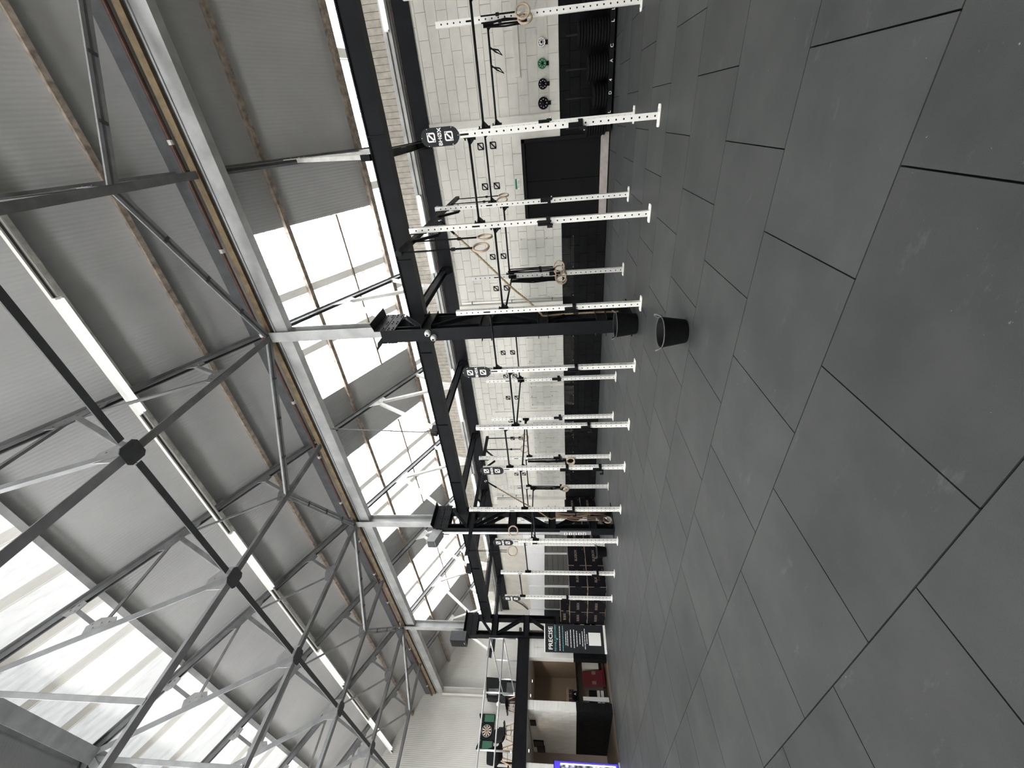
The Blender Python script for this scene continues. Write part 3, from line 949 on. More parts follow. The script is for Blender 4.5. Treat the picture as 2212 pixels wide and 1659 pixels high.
FRONT = [(-1.33, 3.15), (.13, 3.15), (1.34, 3.67), (2.76, 3.15), (3.97, 3.15), (5.37, 3.15), (6.57, 3.15), (7.98, 3.67), (9.21, 3.15), (10.66, 3.15), (11.93, 3.15)]
BACK = [(-1.31, 3.15), (.12, 3.15), (1.35, 3.67), (2.76, 3.15), (3.97, 3.15), (5.37, 3.15), (6.57, 3.15), (7.98, 3.67), (9.18, 3.15), (10.66, 3.15), (11.95, 3.15)]
for k, (Y, H) in enumerate(FRONT):
    lab = 'white %srig upright in the nearer row, %s from photo top' % ('extra tall ' if H > 3.5 else '', ORD[k])
    upright(FX, Y, H, lab, 'front rig uprights')
for k, (Y, H) in enumerate(BACK):
    lab = 'white %srig upright in the wall-side row, %s from photo top' % ('extra tall ' if H > 3.5 else '', ORD[k])
    upright(BX, Y, H, lab, 'back rig uprights')

def pull_bar(a, b, label, group='rig pull-up bars'):
    A, B = Vector(a), Vector(b)
    t = thing('pull_up_bar', a, label, 'bar', group)
    d = (B-A).normalized()
    p, q = A+d*(PW/2+.006), B-d*(PW/2+.006)
    MB().tube(p, q, .017, 10).build('bar', 'black_bar', t, True)
    s = Vector((-d.y, d.x, 0))
    for e, dd in ((p, d), (q, -d)):
        mb = MB()
        mb.bar(e-UZ*.09, e+UZ*.11-UZ*.04, .075, .010, dd)
        mb.v = mb.v
        mb.prism([e+s*.005+dd*0+UZ*-.10, e+s*.005+dd*.09+UZ*-.01, e+s*.005+dd*.09+UZ*.012, e+s*.005+UZ*.03], -s, .010)
        for z in (-.085, .055):
            mb.tube(e+UZ*z-dd*.01, e+UZ*z+dd*.03, .011, 6)
        mb.build('end_bracket', 'black_steel', t)
    return t
fz = [2.34, 2.56, 2.33, 2.56, 2.33, 2.55, 2.31, 2.10, 2.39, 2.63]
for k in range(10):
    pull_bar((FX, FRONT[k][0], fz[k]), (FX, FRONT[k+1][0], fz[k]), 'black pull-up bar along the nearer rig row, %s bay from the photo top' % ORD[k])
bz = [2.34, 2.56, 2.34, None, 2.32, None, 2.25, 2.34, 2.40, 2.30]
for k in range(10):
    if bz[k]: pull_bar((BX, BACK[k][0], bz[k]), (BX, BACK[k+1][0], bz[k]), 'black pull-up bar along the rig row near the wall, %s bay from the photo top' % ORD[k])
for k in (3, 5, 6, 8):
    z = [2.29, 2.30, 2.26, 2.2][[3, 5, 6, 8].index(k)]
    pull_bar((FX, FRONT[k][0], z), (BX, FRONT[k][0], z), 'black bar joining both rig rows at the %s uprights from the photo top' % ORD[k])

# rig signs -------------------------------------------------------------
def sign(Y, k):
    Z = 2.95; X = FX-PW/2-.004
    t = thing('rig_sign', (X, Y, Z), 'black rounded rig sign with white BH0X lettering, %s from the photo top' % ORD[k], 'sign', 'rig signs')
    pts = []
    for cz, a0 in ((Z+.155, 0), (Z-.155, 180)):
        for i in range(9):
            a = R(a0+22.5*i); pts.append((X, Y-.115*math.cos(a), cz+.115*math.sin(a)))
    MB().prism(pts, (-1,0,0), .008).build('board', 'sign_black', t)
    mb = MB()
    for z in (Z+.125, Z-.125):
        logo_geo(mb, (X-.0085, Y, z), NX, UZ, .115, .003)
    text_geo(mb, 'BH\u00d8X', .075, (X-.010, Y, Z), NX, UZ, .003, bold=.0015)
    mb.build('lettering', 'print_white', t)
    mb = MB()
    for a, z in ((.10, .17), (-.10, .17), (.10, -.17), (-.10, -.17), (0, .255), (0, -.255), (.1, .0), (-.1, 0)):
        mb.tube((X-.008, Y+a, Z+z), (X-.012, Y+a, Z+z), .005, 6)
    mb.build('rivets', 'chrome', t)
for k, Y in enumerate([.13, 3.97, 6.60, 9.24, 11.95]):
    sign(Y, k)

# J-cups ---------------------------------------------------------------
def jcup(X, Y, z, side, label):
    t = thing('j_cup', (X, Y, z), label, 'rack hook', 'black rig hooks')
    h = PW/2
    MB().box(X-h-.012, X+h+.012, Y-h-.012, Y-h-.001, z-.03, z+.03).box(X-h-.012, X+h+.012, Y+h+.001, Y+h+.012, z-.03, z+.03).box(X-h-.014, X-h-.001, Y-h-.012, Y+h+.012, z-.03, z+.03).build('clamp', 'black_steel', t)
    s = side
    MB().box(X-h-.016, X-h-.004, Y+s*.012-.03, Y+s*.012+.03, z+.03, z+.16).box(X-h-.03, X-h-.004, Y+s*.045-.012, Y+s*.045+.012, z-.07, z+.16).build('back_plate', 'black_steel', t)
    MB().box(X-h-.12, X-h-.004, Y+s*.05-.02, Y+s*.05+.02, z-.06, z-.035).box(X-h-.125, X-h-.105, Y+s*.05-.02, Y+s*.05+.02, z-.06, z+.02).build('cradle', 'black_plastic', t)
    MB().tube((X-h-.05, Y+s*.072, z-.05), (X-h-.05, Y+s*.086, z-.05), .012, 8).build('pin', 'chrome', t)
for k, (i, z) in enumerate([(1, 1.03), (2, 1.50), (3, 1.11), (4, 1.07), (5, .81), (6, 1.26), (6, .54), (7, 1.12), (9, .46), (10, 1.30)]):
    ex = {(6, 1.26): 'upper ', (6, .54): 'lower '}.get((i, z), '')
    jcup(FX, FRONT[i][0], z, 1 if i % 2 else 1, '%sblack barbell hook on the %s nearer upright from the photo top' % (ex, ORD[i]))
for i, z in [(1, 1.45), (2, 1.47), (3, 1.35), (5, 1.37), (6, 1.36), (7, 1.40), (8, 1.38)]:
    jcup(BX, BACK[i][0], z, -1, 'black barbell hook on the %s wall-side upright from the photo top' % ORD[i])

# overhead ring beams ------------------------------------------------------
def ring_beam(Y, x0, x1, k):
    t = thing('ring_beam', (FX, Y, 3.6), 'black overhead beam on the %s pair of tall uprights' % ['photo-top', 'farther'][k], 'beam', 'overhead ring beams')
    MB().box(x0, x1, Y+.042, Y+.102, 3.52, 3.60).build('beam', 'black_paint_beam', t)
    for X in (FX, BX):
        MB().box(X-.06, X+.06, Y+.03, Y+.042, 3.40, 3.66).build('bracket', 'black_steel', t)
        for s in (-1, 1):
            MB().bar((X+s*.05, Y+.07, 3.22), (X+s*.38, Y+.07, 3.53), .04, .04).build('knee', 'black_paint_beam', t)
        mb = MB()
        for z in (3.22, 3.44, 3.62):
            mb.tube((X, Y-.04, z), (X, Y-.06, z), .018, 6)
        mb.build('bolts', 'chrome', t)
    mb = MB()
    for i in range(int((x1-x0)/.1)):
        mb.tube((x0+.05+i*.1, Y+.041, 3.56), (x0+.05+i*.1, Y+.039, 3.56), .012, 6)
    mb.build('holes', 'black_plastic', t)
ring_beam(1.35, 5.48, 10.05, 0)
ring_beam(7.98, 5.30, 9.30, 1)
def gym_ring(X, Y, ztop, zr, rz_, label, group, sx=0.0, double=True):
    t = thing('gym_ring', (X, Y, ztop), label, 'gym ring', group)
    mb = MB()
    for s in (-.022, .022):
        mb.bar((X+s*.4, Y, ztop), (X+s+sx, Y+.0, zr+.115), .005, .016, (0, 1, 0))
    mb.build('strap', 'black_strap', t)
    MB().box(X-.02+sx*.6, X+.02+sx*.6, Y-.02, Y+.02, zr+.36, zr+.41).build('buckle', 'black_steel', t)
    MB().torus((X+sx, Y, zr), .105, .016, 'X', 28, 8, rz_).build('ring', 'wood_ring', t, True)
for k, (X, zr, r) in enumerate([(5.53, 2.42, 1.3), (6.10, 2.44, 1.5), (9.20, 2.45, 1.2), (9.82, 2.47, 1.4)]):
    gym_ring(X, 1.42, 3.52, zr, r, 'wooden ring hanging from the photo-top overhead beam, %s from the camera' % ORD[k], 'hanging wooden rings')
for k, (X, zr, r) in enumerate([(5.41, 2.54, .9), (5.94, 2.55, .8), (8.72, 2.40, .6), (9.22, 2.41, .65)]):
    gym_ring(X, 8.05, 3.52, zr, r, 'wooden ring hanging from the farther overhead beam, %s from the camera' % ORD[k], 'hanging wooden rings')
for k, (X, Y, zt, zr, r, s) in enumerate([(8.24, 2.60, 2.34, 1.31, .4, 0), (8.26, 2.68, 2.34, 1.30, .9, 0), (8.22, 2.80, 2.32, 1.28, .3, -.03), (8.2, 2.86, 2.30, 1.27, 1.0, -.03)]):
    gym_ring(X, Y, zt, zr, r, 'wooden ring stowed on straps at the upright beside the plastic sheets, %s of four' % ORD[k], 'stowed ring bundle', s)
# thick folded strap bundles
for k, (Y, z0, z1) in enumerate([(2.64, 1.40, 2.36), (2.84, 1.38, 2.33), (8.02, 1.18, 2.28), (9.10, 1.30, 2.28), (-1.22, 1.72, 2.40)]):
    mb = MB()
    for i in range(5):
        a = random.uniform(-.03, .03); b = random.uniform(-.03, .03)
        mb.path([(8.22+a, Y+b*.6, z1), (8.2+a, Y+b*2, (z0+z1)/2), (8.21+a*.5, Y+b, z0)], .012, 6)
    o = mb.build('strap_bundle', 'black_strap', org=(8.2, Y, z1))
    tag(o, 'black bundle of stowed ring straps, %s' % ['left of two beside the plastic sheets', 'right of two beside the plastic sheets', 'near the farther tall upright', 'near the black boxes', 'at the photo-top edge'][k], 'strap', 'strap bundles')
for k, (Y, zr, rr) in enumerate([(8.02, 1.10, .1), (8.06, 1.09, .2), (9.12, 1.28, 0), (9.16, 1.26, .1)]):
    gym_ring(8.2, Y, 2.28, zr, rr, 'wooden ring stowed on the wall-side row, %s' % ['first by the farther tall upright', 'second by the farther tall upright', 'first before the black boxes', 'second before the black boxes'][k], 'stowed ring bundle')
for k, (Y, zr, rr) in enumerate([(-1.33, 1.78, .5), (-1.25, 1.75, .8)]):
    gym_ring(8.15, Y, 2.42, zr, rr, 'wooden ring stowed at the photo-top edge, %s' % ['outer one', 'inner one'][k], 'stowed ring bundle')
# loose strap loops on the first back bar
mb = MB()
for y0, w0 in ((-.95, .20), (-.72, .16)):
    mb.path([(8.28, y0, 2.32), (8.22, y0+.03, 2.20), (8.20, y0+.10, 2.12+w0*.1), (8.24, y0+.05, 2.24), (8.29, y0-.02, 2.33)], .011, 6)
o = mb.build('strap_loop', 'black_strap', org=(8.25, -.85, 2.3))
tag(o, 'loose black strap loops over the bar at the photo-top edge', 'strap')

# climbing ropes -------------------------------------------------------------
def rope(pts, label, hookx, Y, ztop):
    t = thing('climbing_rope', (hookx, Y, ztop), label, 'rope', 'climbing ropes')
    P = []
    n = 40
    pts = [Vector(p) for p in pts]
    for i in range(len(pts)-1):
        for j in range(n):
            f = j/n
            p0 = pts[max(i-1, 0)]; p1 = pts[i]; p2 = pts[i+1]; p3 = pts[min(i+2, len(pts)-1)]
            P.append(.5*((2*p1)+(-p0+p2)*f+(2*p0-5*p1+4*p2-p3)*f*f+(-p0+3*p1-3*p2+p3)*f**3))
    P.append(pts[-1])
    for s in range(3):
        Q = []
        for i, p in enumerate(P):
            d = (P[min(i+1, len(P)-1)]-P[max(i-1, 0)]).normalized()
            a = d.cross(Vector((.3, .2, 1))).normalized(); b = a.cross(d)
            A = i*.55+s*2*math.pi/3
            Q.append(p+(a*math.cos(A)+b*math.sin(A))*.009)
        MB().path(Q, .011, 6).build('strand', 'rope', t, True)
    e = Vector(pts[0]); d = (P[2]-P[0]).normalized()
    MB().tube(e-d*.30, e, .018, 8, .022).build('sleeve', 'black_strap', t)
    MB().torus(e-d*.34, .028, .007, 'Y', 14, 6).build('shackle', 'chrome', t, True)
rope([(7.52, 1.66, 3.20), (7.44, 2.15, 2.72), (7.30, 2.62, 2.25), (7.22, 2.95, 1.88), (7.16, 3.14, 1.70), (7.22, 3.22, 1.62), (7.30, 3.24, 1.2), (7.30, 3.24, .62), (7.30, 3.25, .22)], 'thick climbing rope pulled across to the black column behind the buckets', 7.63, 1.4, 3.55)
rope([(7.45, 8.25, 3.12), (7.36, 8.6, 2.62), (7.26, 9.0, 2.02), (7.20, 9.22, 1.72), (7.30, 9.32, 1.5), (7.40, 9.33, .6)], 'thick climbing rope pulled across to the black column with sockets', 7.6, 8.05, 3.5)
# skipping ropes hung in a bundle on column two
t = thing('rope_bundle', (7.35, 9.3, 1.55), 'bundle of brown ropes hanging on the black column with sockets', 'rope')
for i in range(9):
    x = 7.18+.05*i
    MB().path([(7.33+.02*i, 9.30, 1.56), (x+.05*math.sin(i*2), 9.28+.01*i, 1.1), (x, 9.27+.012*(i % 4), .55), (x-.03, 9.28, .16+.03*(i % 3))], .011, 6).build('rope', 'brown_rope', t, True)
MB().torus((7.22, 9.30, .16), .10, .018, 'Y', 20, 8).build('hook', 'wood_ring', t, True)

# ================================================================ THINGS ON THE WALL
def wall_logo(Y, z, lab):
    mb = MB()
    logo_geo(mb, (WX-.002, Y, z), NX, UZ, .155, .003)
    o = mb.build('wall_emblem', 'print_black', org=(WX, Y, z))
    tag(o, lab, 'emblem', 'slashed-square wall emblems')
LY = [.50, 1.38, 3.14, 4.05, 6.17, 7.06, 7.93, 8.93, 9.75, 10.7, 11.6]
for k, Y in enumerate(LY):
    wall_logo(Y, 3.05, 'black slashed square painted on the white wall, upper row, %s from the photo top' % ORD[k])
    wall_logo(Y, 2.75, 'black slashed square painted on the white wall, lower row, %s from the photo top' % ORD[k])
# clear plastic sheets
for k, (a, b) in enumerate([(2.70, 4.40), (5.65, 7.40), (7.50, 8.28), (9.0, 10.5), (10.6, 12.4)]):
    t = thing('plastic_sheet', (WX-.01, (a+b)/2, .82), 'clear rippled plastic sheet screwed to the block wall, %s from the photo top' % ORD[k], 'sheet', 'clear plastic sheets')
    mb = MB(); n = 14; o0 = 0
    for i in range(n+1):
        for j in range(n+1):
            yy = a+(b-a)*i/n; zz_ = .82+1.44*j/n
            mb.v.append(Vector((WX-.016-.008*math.sin(3.1*yy+2*zz_)*math.sin(2.3*zz_+yy), yy, zz_)))
    for i in range(n):
        for j in range(n):
            mb.f.append([i*(n+1)+j, (i+1)*(n+1)+j, (i+1)*(n+1)+j+1, i*(n+1)+j+1])
    mb.build('sheet', 'clear_sheet', t, True)
    mb = MB()
    for yy in (a+.03, (a+b)/2, b-.03):
        for zz_ in (.85, 1.55, 2.23):
            mb.tube((WX+.002, yy, zz_), (WX-.03, yy, zz_), .011, 6)
    mb.build('screws', 'grey_steel', t)
# small weight plates on wall pegs
for k, (Y, m, r, lab) in enumerate([(-1.285, 'white_plastic', .085, 'white'), (-.93, 'plate_green', .095, 'green'), (-.575, 'black_rubber', .10, 'black'), (-.225, 'black_rubber', .12, 'larger black')]):
    z = 1.515
    t = thing('weight_plate', (WX-.03, Y, z), 'small %s weight plate on a wall peg beside the rig' % lab, 'weight plate', 'small plates on wall pegs')
    prof = [(.022, -.05), (r*.45, -.05), (r*.5, -.042), (r*.72, -.042), (r*.78, -.055), (r*.96, -.055), (r, -.048), (r, -.012), (r*.95, -.006), (.022, -.006)]
    MB().lathe((WX-.008, Y, z), prof, 28, 'X').build('disc', m, t, True)
    mb = MB()
    for i in range(8):
        a = R(45*i)
        mb.box(WX-.056, WX-.052, Y+r*.62*math.cos(a)-.008, Y+r*.62*math.cos(a)+.008, z+r*.62*math.sin(a)-.008, z+r*.62*math.sin(a)+.008)
    mb.build('lettering', 'print_white' if m != 'white_plastic' else 'cable_grey', t)
    MB().tube((WX, Y, z), (WX-.11, Y, z), .021, 10).build('peg', 'black_steel', t, True)
    MB().box(WX-.012, WX-.002, Y-.04, Y+.04, z-r-.05, z-r*.7).build('peg_plate', 'black_steel', t)
# stacks of bumper plates on floor stands
stand = thing('plate_stand', (10.95, -1.1, 0), 'long black plate stand on castors under the white wall', 'stand')
MB().box(10.72, 11.10, -2.3, .42, .05, .14).build('base', 'black_steel', stand)
for k, yy in enumerate([-1.9, -1.32, -.755, -.25, .30]):
    MB().tube((10.93, yy, .14), (10.93, yy, 1.02), .022, 10).build('pole', 'black_steel', stand, True)
mk = MB()
for yy, s in ((-1.62, 'L'), (-1.44, 'L'), (-1.06, 'C'), (-.82, 'A'), (-.50, '4'), (-.28, 'D'), (.06, 'L'), (.28, 'I')):
    text_geo(mk, s, .085, (10.717, yy, .09), NX, UZ, .003, bold=.001)
mk.build('markings', 'print_white', stand)
for yy in (-2.1, -1.0, .2):
    MB().tube((10.80, yy, .025), (10.84, yy, .025), .025, 10).tube((11.0, yy, .025), (11.04, yy, .025), .025, 10).build('castor', 'black_rubber', stand)
g = 0
for k, (yy, n, r) in enumerate([(-1.9, 9, .225), (-1.32, 11, .225), (-.755, 8, .225), (-.25, 5, .225), (.30, 8, .19)]):
    th = [.06, .058, .054, .060, .056][k]
    me = None
    for i in range(n):
        lab = 'black bumper plate, %s from the base of the %s plate stack from the photo top' % (ORD[i], ORD[k])
        if me is None:
            c = (10.93, yy, .142)
            mb = MB().lathe(c, [(.026, .004), (r*.9, .004), (r, .012), (r, th-.010), (r*.9, th-.003), (r*.55, th-.006), (.026, th-.006)], 28)
            o = mb.build('bumper_plate', 'black_rubber', org=c, smooth=False)
            me = o.data
        else:
            o = bpy.data.objects.new('bumper_plate', me); COL.objects.link(o)
            o.location = (10.93+random.uniform(-.004, .004), yy+random.uniform(-.004, .004), .142+i*th)
        tag(o, lab, 'weight plate', 'stacked bumper plates')
# pale rail board on the wall, door sign
o = MB().box(WX-.03, WX+.004, -2.2, -.74, 2.0, 2.12).build('wall_board', 'painted_block', org=(WX, -1.4, 2.0))
tag(o, 'white painted board fixed to the wall above the small plates', 'board')
t = thing('exit_sign', (WX-.004, 1.38, 2.24), 'small green and white fire exit sign above the black door', 'sign')
MB().box(WX-.006, WX+.002, 1.26, 1.50, 2.17, 2.29).build('board', 'print_white', t)
MB().box(WX-.008, WX-.005, 1.265, 1.495, 2.235, 2.285).build('green_band', 'sign_green', t)
mb = MB()
text_geo(mb, 'Fire door', .045, (WX-.009, 1.38, 2.202), NX, UZ, .002)
mb.build('lettering', 'print_black', t)
# downpipes
for k, (Y, z0, z1, lab) in enumerate([(4.44, 1.15, 4.1, 'thin white pipe on the wall beside the first far casing'), (12.82, 2.3, 4.0, 'thin white pipe on the wall before the black boxes')]):
    t = thing('wall_pipe', (WX-.04, Y, z0), lab, 'pipe', 'white wall pipes')
    MB().tube((WX-.04, Y, z0), (WX-.04, Y, z1), .022, 10).build('pipe', 'white_steel', t, True)
    for z in (z0+.3, (z0+z1)/2, z1-.3):
        MB().box(WX-.065, WX+.002, Y-.03, Y+.03, z-.012, z+.012).build('clip', 'cable_grey', t)

# ================================================================ BUCKETS
def bucket(X, Y, rb, rt, h, lab, rzh):
    t = thing('flexible_bucket', (X, Y, 0), lab, 'bucket', 'black buckets')
    MB().lathe((X, Y, 0), [(rb*.95, .002), (rb, .015), (rt, h-.01), (rt+.008, h), (rt-.004, h+.004), (rt-.010, h-.012), (rb-.008, .02), (.0001, .016)], 36).build('tub', 'black_rubber', t, True)
    MB().torus((X, Y, h), rt+.002, .006, 'Z', 40, 6).build('rim', 'cable_grey', t, True)
    for s in (0, math.pi):
        a = rzh+s
        c, sn = math.cos(a), math.sin(a)
        tx, ty = -sn, c
        pts = []
        for i in range(9):
            f = i/8; ang = math.pi*f
            lat = .055*math.cos(ang); up = .065*math.sin(ang); out = .03*math.sin(ang)
            pts.append((X+(rt+out)*c+tx*lat, Y+(rt+out)*sn+ty*lat, h-.01+up))
        MB().path(pts, .011, 8).build('handle', 'cable_grey', t, True)
bucket(4.25, 2.17, .135, .175, .275, 'black flexible bucket standing alone on the open floor', R(-57))
bucket(6.68, 3.22, .18, .225, .37, 'black flexible bucket at the foot of the nearest black column', R(-75))
bucket(7.9, 11.75, .15, .18, .30, 'black bucket on the floor in front of the stacked boxes', R(-60))

# ================================================================ PLYO BOXES
def plyo(x0, x1, y0, y1, z0, face, lab, h=.60, txt=True):
    c = ((x0+x1)/2, (y0+y1)/2, z0)
    t = thing('plyo_box', c, lab, 'box', 'black plyometric boxes')
    e = .012
    MB().box(x0+.004, x1-.004, y0+.004, y1-.004, z0+.002, z0+h-.002).build('shell', 'plywood', t)
    def panel(pl, a0, a1, mb):
        # black face with finger notches along its edges
        w0 = a1-a0
        for i in range(3):
            l0, l1 = a0+e*(1 if i != 1 else .1)*1, a1-e*(1 if i != 1 else .1)
            zz0, zz1 = z0+h*i/3, z0+h*(i+1)/3
            if i == 0: zz0 += e
            if i == 2: zz1 -= e
            if pl[0] == 'X': mb.box(pl[1]-.002, pl[1]+.004, l0, l1, zz0, zz1)
            else: mb.box(l0, l1, pl[1]-.002, pl[1]+.004, zz0, zz1)
        if pl[0] == 'X': mb.box(pl[1]-.002, pl[1]+.004, a0+w0*.35, a1-w0*.35, z0+.001, z0+e)
        else: mb.box(a0+w0*.35, a1-w0*.35, pl[1]-.002, pl[1]+.004, z0+.001, z0+e)
    mb = MB(); panel(('X', x0), y0, y1, mb); mb.build('side_panel', 'box_black', t)
    mb = MB(); panel(('Y', y0), x0, x1, mb); mb.build('front_panel', 'box_black', t)
    MB().box(x0+e, x1-e, y0+e, y1-e, z0+h-.003, z0+h+.001).build('top_panel', 'box_black', t)
    if txt:
        mb = MB()
        if face == 'Y':
            text_geo(mb, 'BLKBOX', .115, ((x0+x1)/2, y0-.003, z0+h*.52), NY, UZ, .002, bold=.002)
            text_geo(mb, '24', .05, (x0+.60*(x1-x0)+.16, y0-.003, z0+.07), NY, UZ, .002)
        else:
            text_geo(mb, 'BLKBOX', .115, (x0-.003, (y0+y1)/2, z0+h*.52), NX, UZ, .002, bold=.002)
            text_geo(mb, '24', .05, (x0-.003, y0+.10, z0+.07), NX, UZ, .002)
        mb.build('lettering', 'print_ply', t)
bxs = [7.40, 8.16, 8.92, 9.68, 10.40, 11.12]
for lv in range(2):
    for k in range(5):
        plyo(bxs[k]+.004, bxs[k+1]-.004, 12.93, 13.44, lv*.605, 'Y', 'black plywood box in the row facing the camera, %s level, %s from the wall' % (['floor', 'upper'][lv], ORD[4-k]))
    for k, (a, b) in enumerate([(13.47, 14.22), (14.235, 14.985)]):
        plyo(7.26, 7.77, a, b, lv*.605, 'X', 'black plywood box facing the open floor, %s level, %s the banner' % (['floor', 'upper'][lv], ['farther from', 'nearer to'][k]))
plyo(7.30, 7.80, 14.25, 15.0, 1.21, 'X', 'black plywood box on top of the box row beside the banner', .31)
o = MB().path([(11.08, 20.4, 4.35), (11.06, 20.55, 4.0), (11.06, 20.8, 3.7), (11.06, 21.1, 3.45), (11.06, 21.35, 3.3), (11.08, 21.55, 3.22)], .035, 8).build('cable_loop', 'cable_grey', org=(11, 19, 3.5), smooth=True)
tag(o, 'thick grey cable looping across the cream wall above the windows', 'cable')

# ================================================================ BANNER
A, B = Vector((6.43, 15.27, 0)), Vector((7.22, 15.00, 0))
br = (B-A).normalized(); bn = br.cross(UZ)
bc = (A+B)/2
bt = thing('roll_up_banner', bc, 'black roll-up banner reading PRECISE in front of the white pier', 'banner')
MB().bar(A+UZ*.035, B+UZ*.035, .09, .07).build('base', 'white_steel', bt)
for e in (.18, .82):
    p = A.lerp(B, e)
    MB().bar(p+bn*.18+UZ*.012, p-bn*.10+UZ*.012, .03, .02).build('foot', 'galv_pipe', bt)
MB().bar(A+UZ*2.09, B+UZ*2.09, .025, .035).build('top_rail', 'white_steel', bt)
MB().bar(A+UZ*.08-bn*.0, A+UZ*.0801, .001, .001).prism([A+UZ*.07, B+UZ*.07, B+UZ*2.08, A+UZ*2.08], -bn, .004).build('sheet', 'sign_black', bt)
def bp(a, z): return bc + br*a + UZ*z + bn*.003
mb = MB(); text_geo(mb, 'PRECISE', .195, bp(0, 1.88), br, UZ, .002, bold=.003); mb.build('title', 'print_white', bt)
mb = MB(); text_geo(mb, 'REHAB', .085, bp(-.25, 1.72), br, UZ, .002, bold=.001); text_geo(mb, 'RECOVERY', .085, bp(.20, 1.72), br, UZ, .002, bold=.001)
for i in range(2):
    pts = [bp(-.10+.045*i+.02*math.cos(a), 1.715+.03*(1 if i else -1)*math.sin(a)) for a in [R(20*j) for j in range(10)]]
    mb.path(pts, .006, 5)
mb.prism([bp(-.06, 1.69), bp(.01, 1.69), bp(-.03, 1.61)], bn, .002)
mb.build('subtitle', 'print_teal', bt)
def lines(z, half, m_, h=.022):
    mb = MB(); x = -half
    while x < half:
        l = random.uniform(.04, .11)
        a, b = x, min(x+l, half)
        mb.prism([bp(a, z), bp(b, z), bp(b, z+h), bp(a, z+h)], bn, .002)
        x = b+.012
    tag(mb.build('small_print', m_, bt), kind='stuff')
for z, hh in ((1.56, .36), (1.35, .20), (1.29, .22), (1.18, .26), (1.07, .27), (.97, .23), (.87, .16), (.78, .22), (.70, .30), (.63, .14)):
    lines(z, hh, 'print_white')
lines(1.45, .37, 'print_teal')
MB().prism([bp(-.19, .17), bp(.19, .17), bp(.19, .58), bp(-.19, .58)], bn, .002).build('blank_panel', 'print_white', bt)

# ================================================================ MEZZANINE AND RECEPTION
MY = 15.58
struct('wall_pier_near', MB().box(6.39, 7.02, MY, MY+.28, 0, 2.66), 'pier_block')
struct('wall_pier_mid', MB().box(4.91, 5.15, MY, 20.0, 0, 2.66), 'pier_block')
struct('wall_pier_far', MB().box(3.0, 3.64, MY, MY+.28, 0, 2.66), 'pier_block')
def pier_blocks(parent, x0, x1, ch):
    z = 0; c = 0
    while z < 2.64:
        z1 = min(z+ch, 2.655)
        o = MB().box(x0-.004, x1+.004, MY-.012, MY+.02, z+.006, z1-.006).build('brick', 'pier_block', None)
        o.parent = parent
        z = z1; c += 1
pier_blocks(bpy.data.objects['wall_pier_mid'], 4.91, 5.15, .112)
pier_blocks(bpy.data.objects['wall_pier_near'], 6.39, 6.70, .112)
pier_blocks(bpy.data.objects['wall_pier_near'], 6.70, 7.02, .112)
pier_blocks(bpy.data.objects['wall_pier_far'], 3.3, 3.64, .112)
pm = bpy.data.objects['wall_pier_mid']
for c in range(12):
    y = MY+.03+(c % 2)*.22
    while y < 19.9:
        o = MB().box(4.900, 4.915, y+.005, min(y+.44, 20)-.005, c*.222+.005, min((c+1)*.222, 2.655)-.005).build('brick', 'pier_block', None)
        o.parent = pm
        y += .45
struct('ceiling_reception', MB().box(-3, 7.4, MY+.1, GY, 2.66, 2.72), 'lam_ceiling')
struct('floor_mezzanine', MB().box(-3, 7.4, MY+.1, GY, 2.96, 3.05), 'timber_floor')
struct('wall_reception_back', MB().box(-3, 8.2, 19.6, 19.75, 0, 2.66).box(5.55, 5.63, 19.4, 19.6, 0, 2.66).box(6.35, 6.43, 19.5, 19.6, 0, 2.66), 'beige_wall')
struct('wall_reception_side', MB().box(7.3, 7.4, MY+.28, 19.6, 0, 2.66), 'beige_wall')
struct('wall_corridor_back', MB().box(2.2, 4.91, 20.0, 20.1, 0, 2.66), 'beige_wall')
fb = thing('fascia_beam', (3, MY, 2.66), 'black steel fascia beam along the edge of the mezzanine', 'beam')
MB().box(-3, 6.98, MY-.08, MY+.10, 2.665, 2.70).box(-3, 6.98, MY-.08, MY+.10, 3.02, 3.055).box(-3, 6.98, MY-.07, MY+.02, 2.70, 3.02).build('channel', 'black_steel', fb)
# guard rail of galvanised pipe
gr = thing('guard_rail', (5, MY, 3.055), 'galvanised pipe guard rail along the front of the mezzanine', 'railing')
for z in (3.58, 4.08):
    MB().tube((-3, MY-.02, z), (6.95, MY-.02, z), .024, 10).build('rail', 'galv_pipe', gr, True)
for x in (6.95, 5.30, 3.86, 2.3):
    po = MB().tube((x, MY-.02, 3.055), (x, MY-.02, 4.08), .024, 10).build('post', 'galv_pipe', gr, True)
    MB().tube((x, MY-.02, 3.055), (x, MY-.02, 3.12), .038, 10).tube((x, MY-.02, 3.55), (x, MY-.02, 3.61), .034, 10).tube((x, MY-.02, 4.05), (x, MY-.02, 4.11), .034, 10).build('fitting', 'galv_pipe', po, True)
g2 = thing('guard_rail', (6.95, 18.5, 3.055), 'galvanised pipe guard rail along the side of the mezzanine towards the gable', 'railing')
for z in (3.58, 4.08):
    MB().tube((6.95, MY, z), (6.95, 20.6, z), .024, 10).build('rail', 'galv_pipe', g2, True)
for y in (17.3, 19.0, 20.6):
    MB().tube((6.95, y, 3.055), (6.95, y, 4.08), .024, 10).build('post', 'galv_pipe', g2, True)
# gable column
o = MB().ibeam((7.33, GY-.16, 3.0), (7.33, GY-.16, 7.0), .24, .26, .016, (1,0,0)).build('gable_column', 'cladding', org=(7.33, GY-.16, 3))
tag(o, 'pale grey steel column against the far gable wall', 'column')
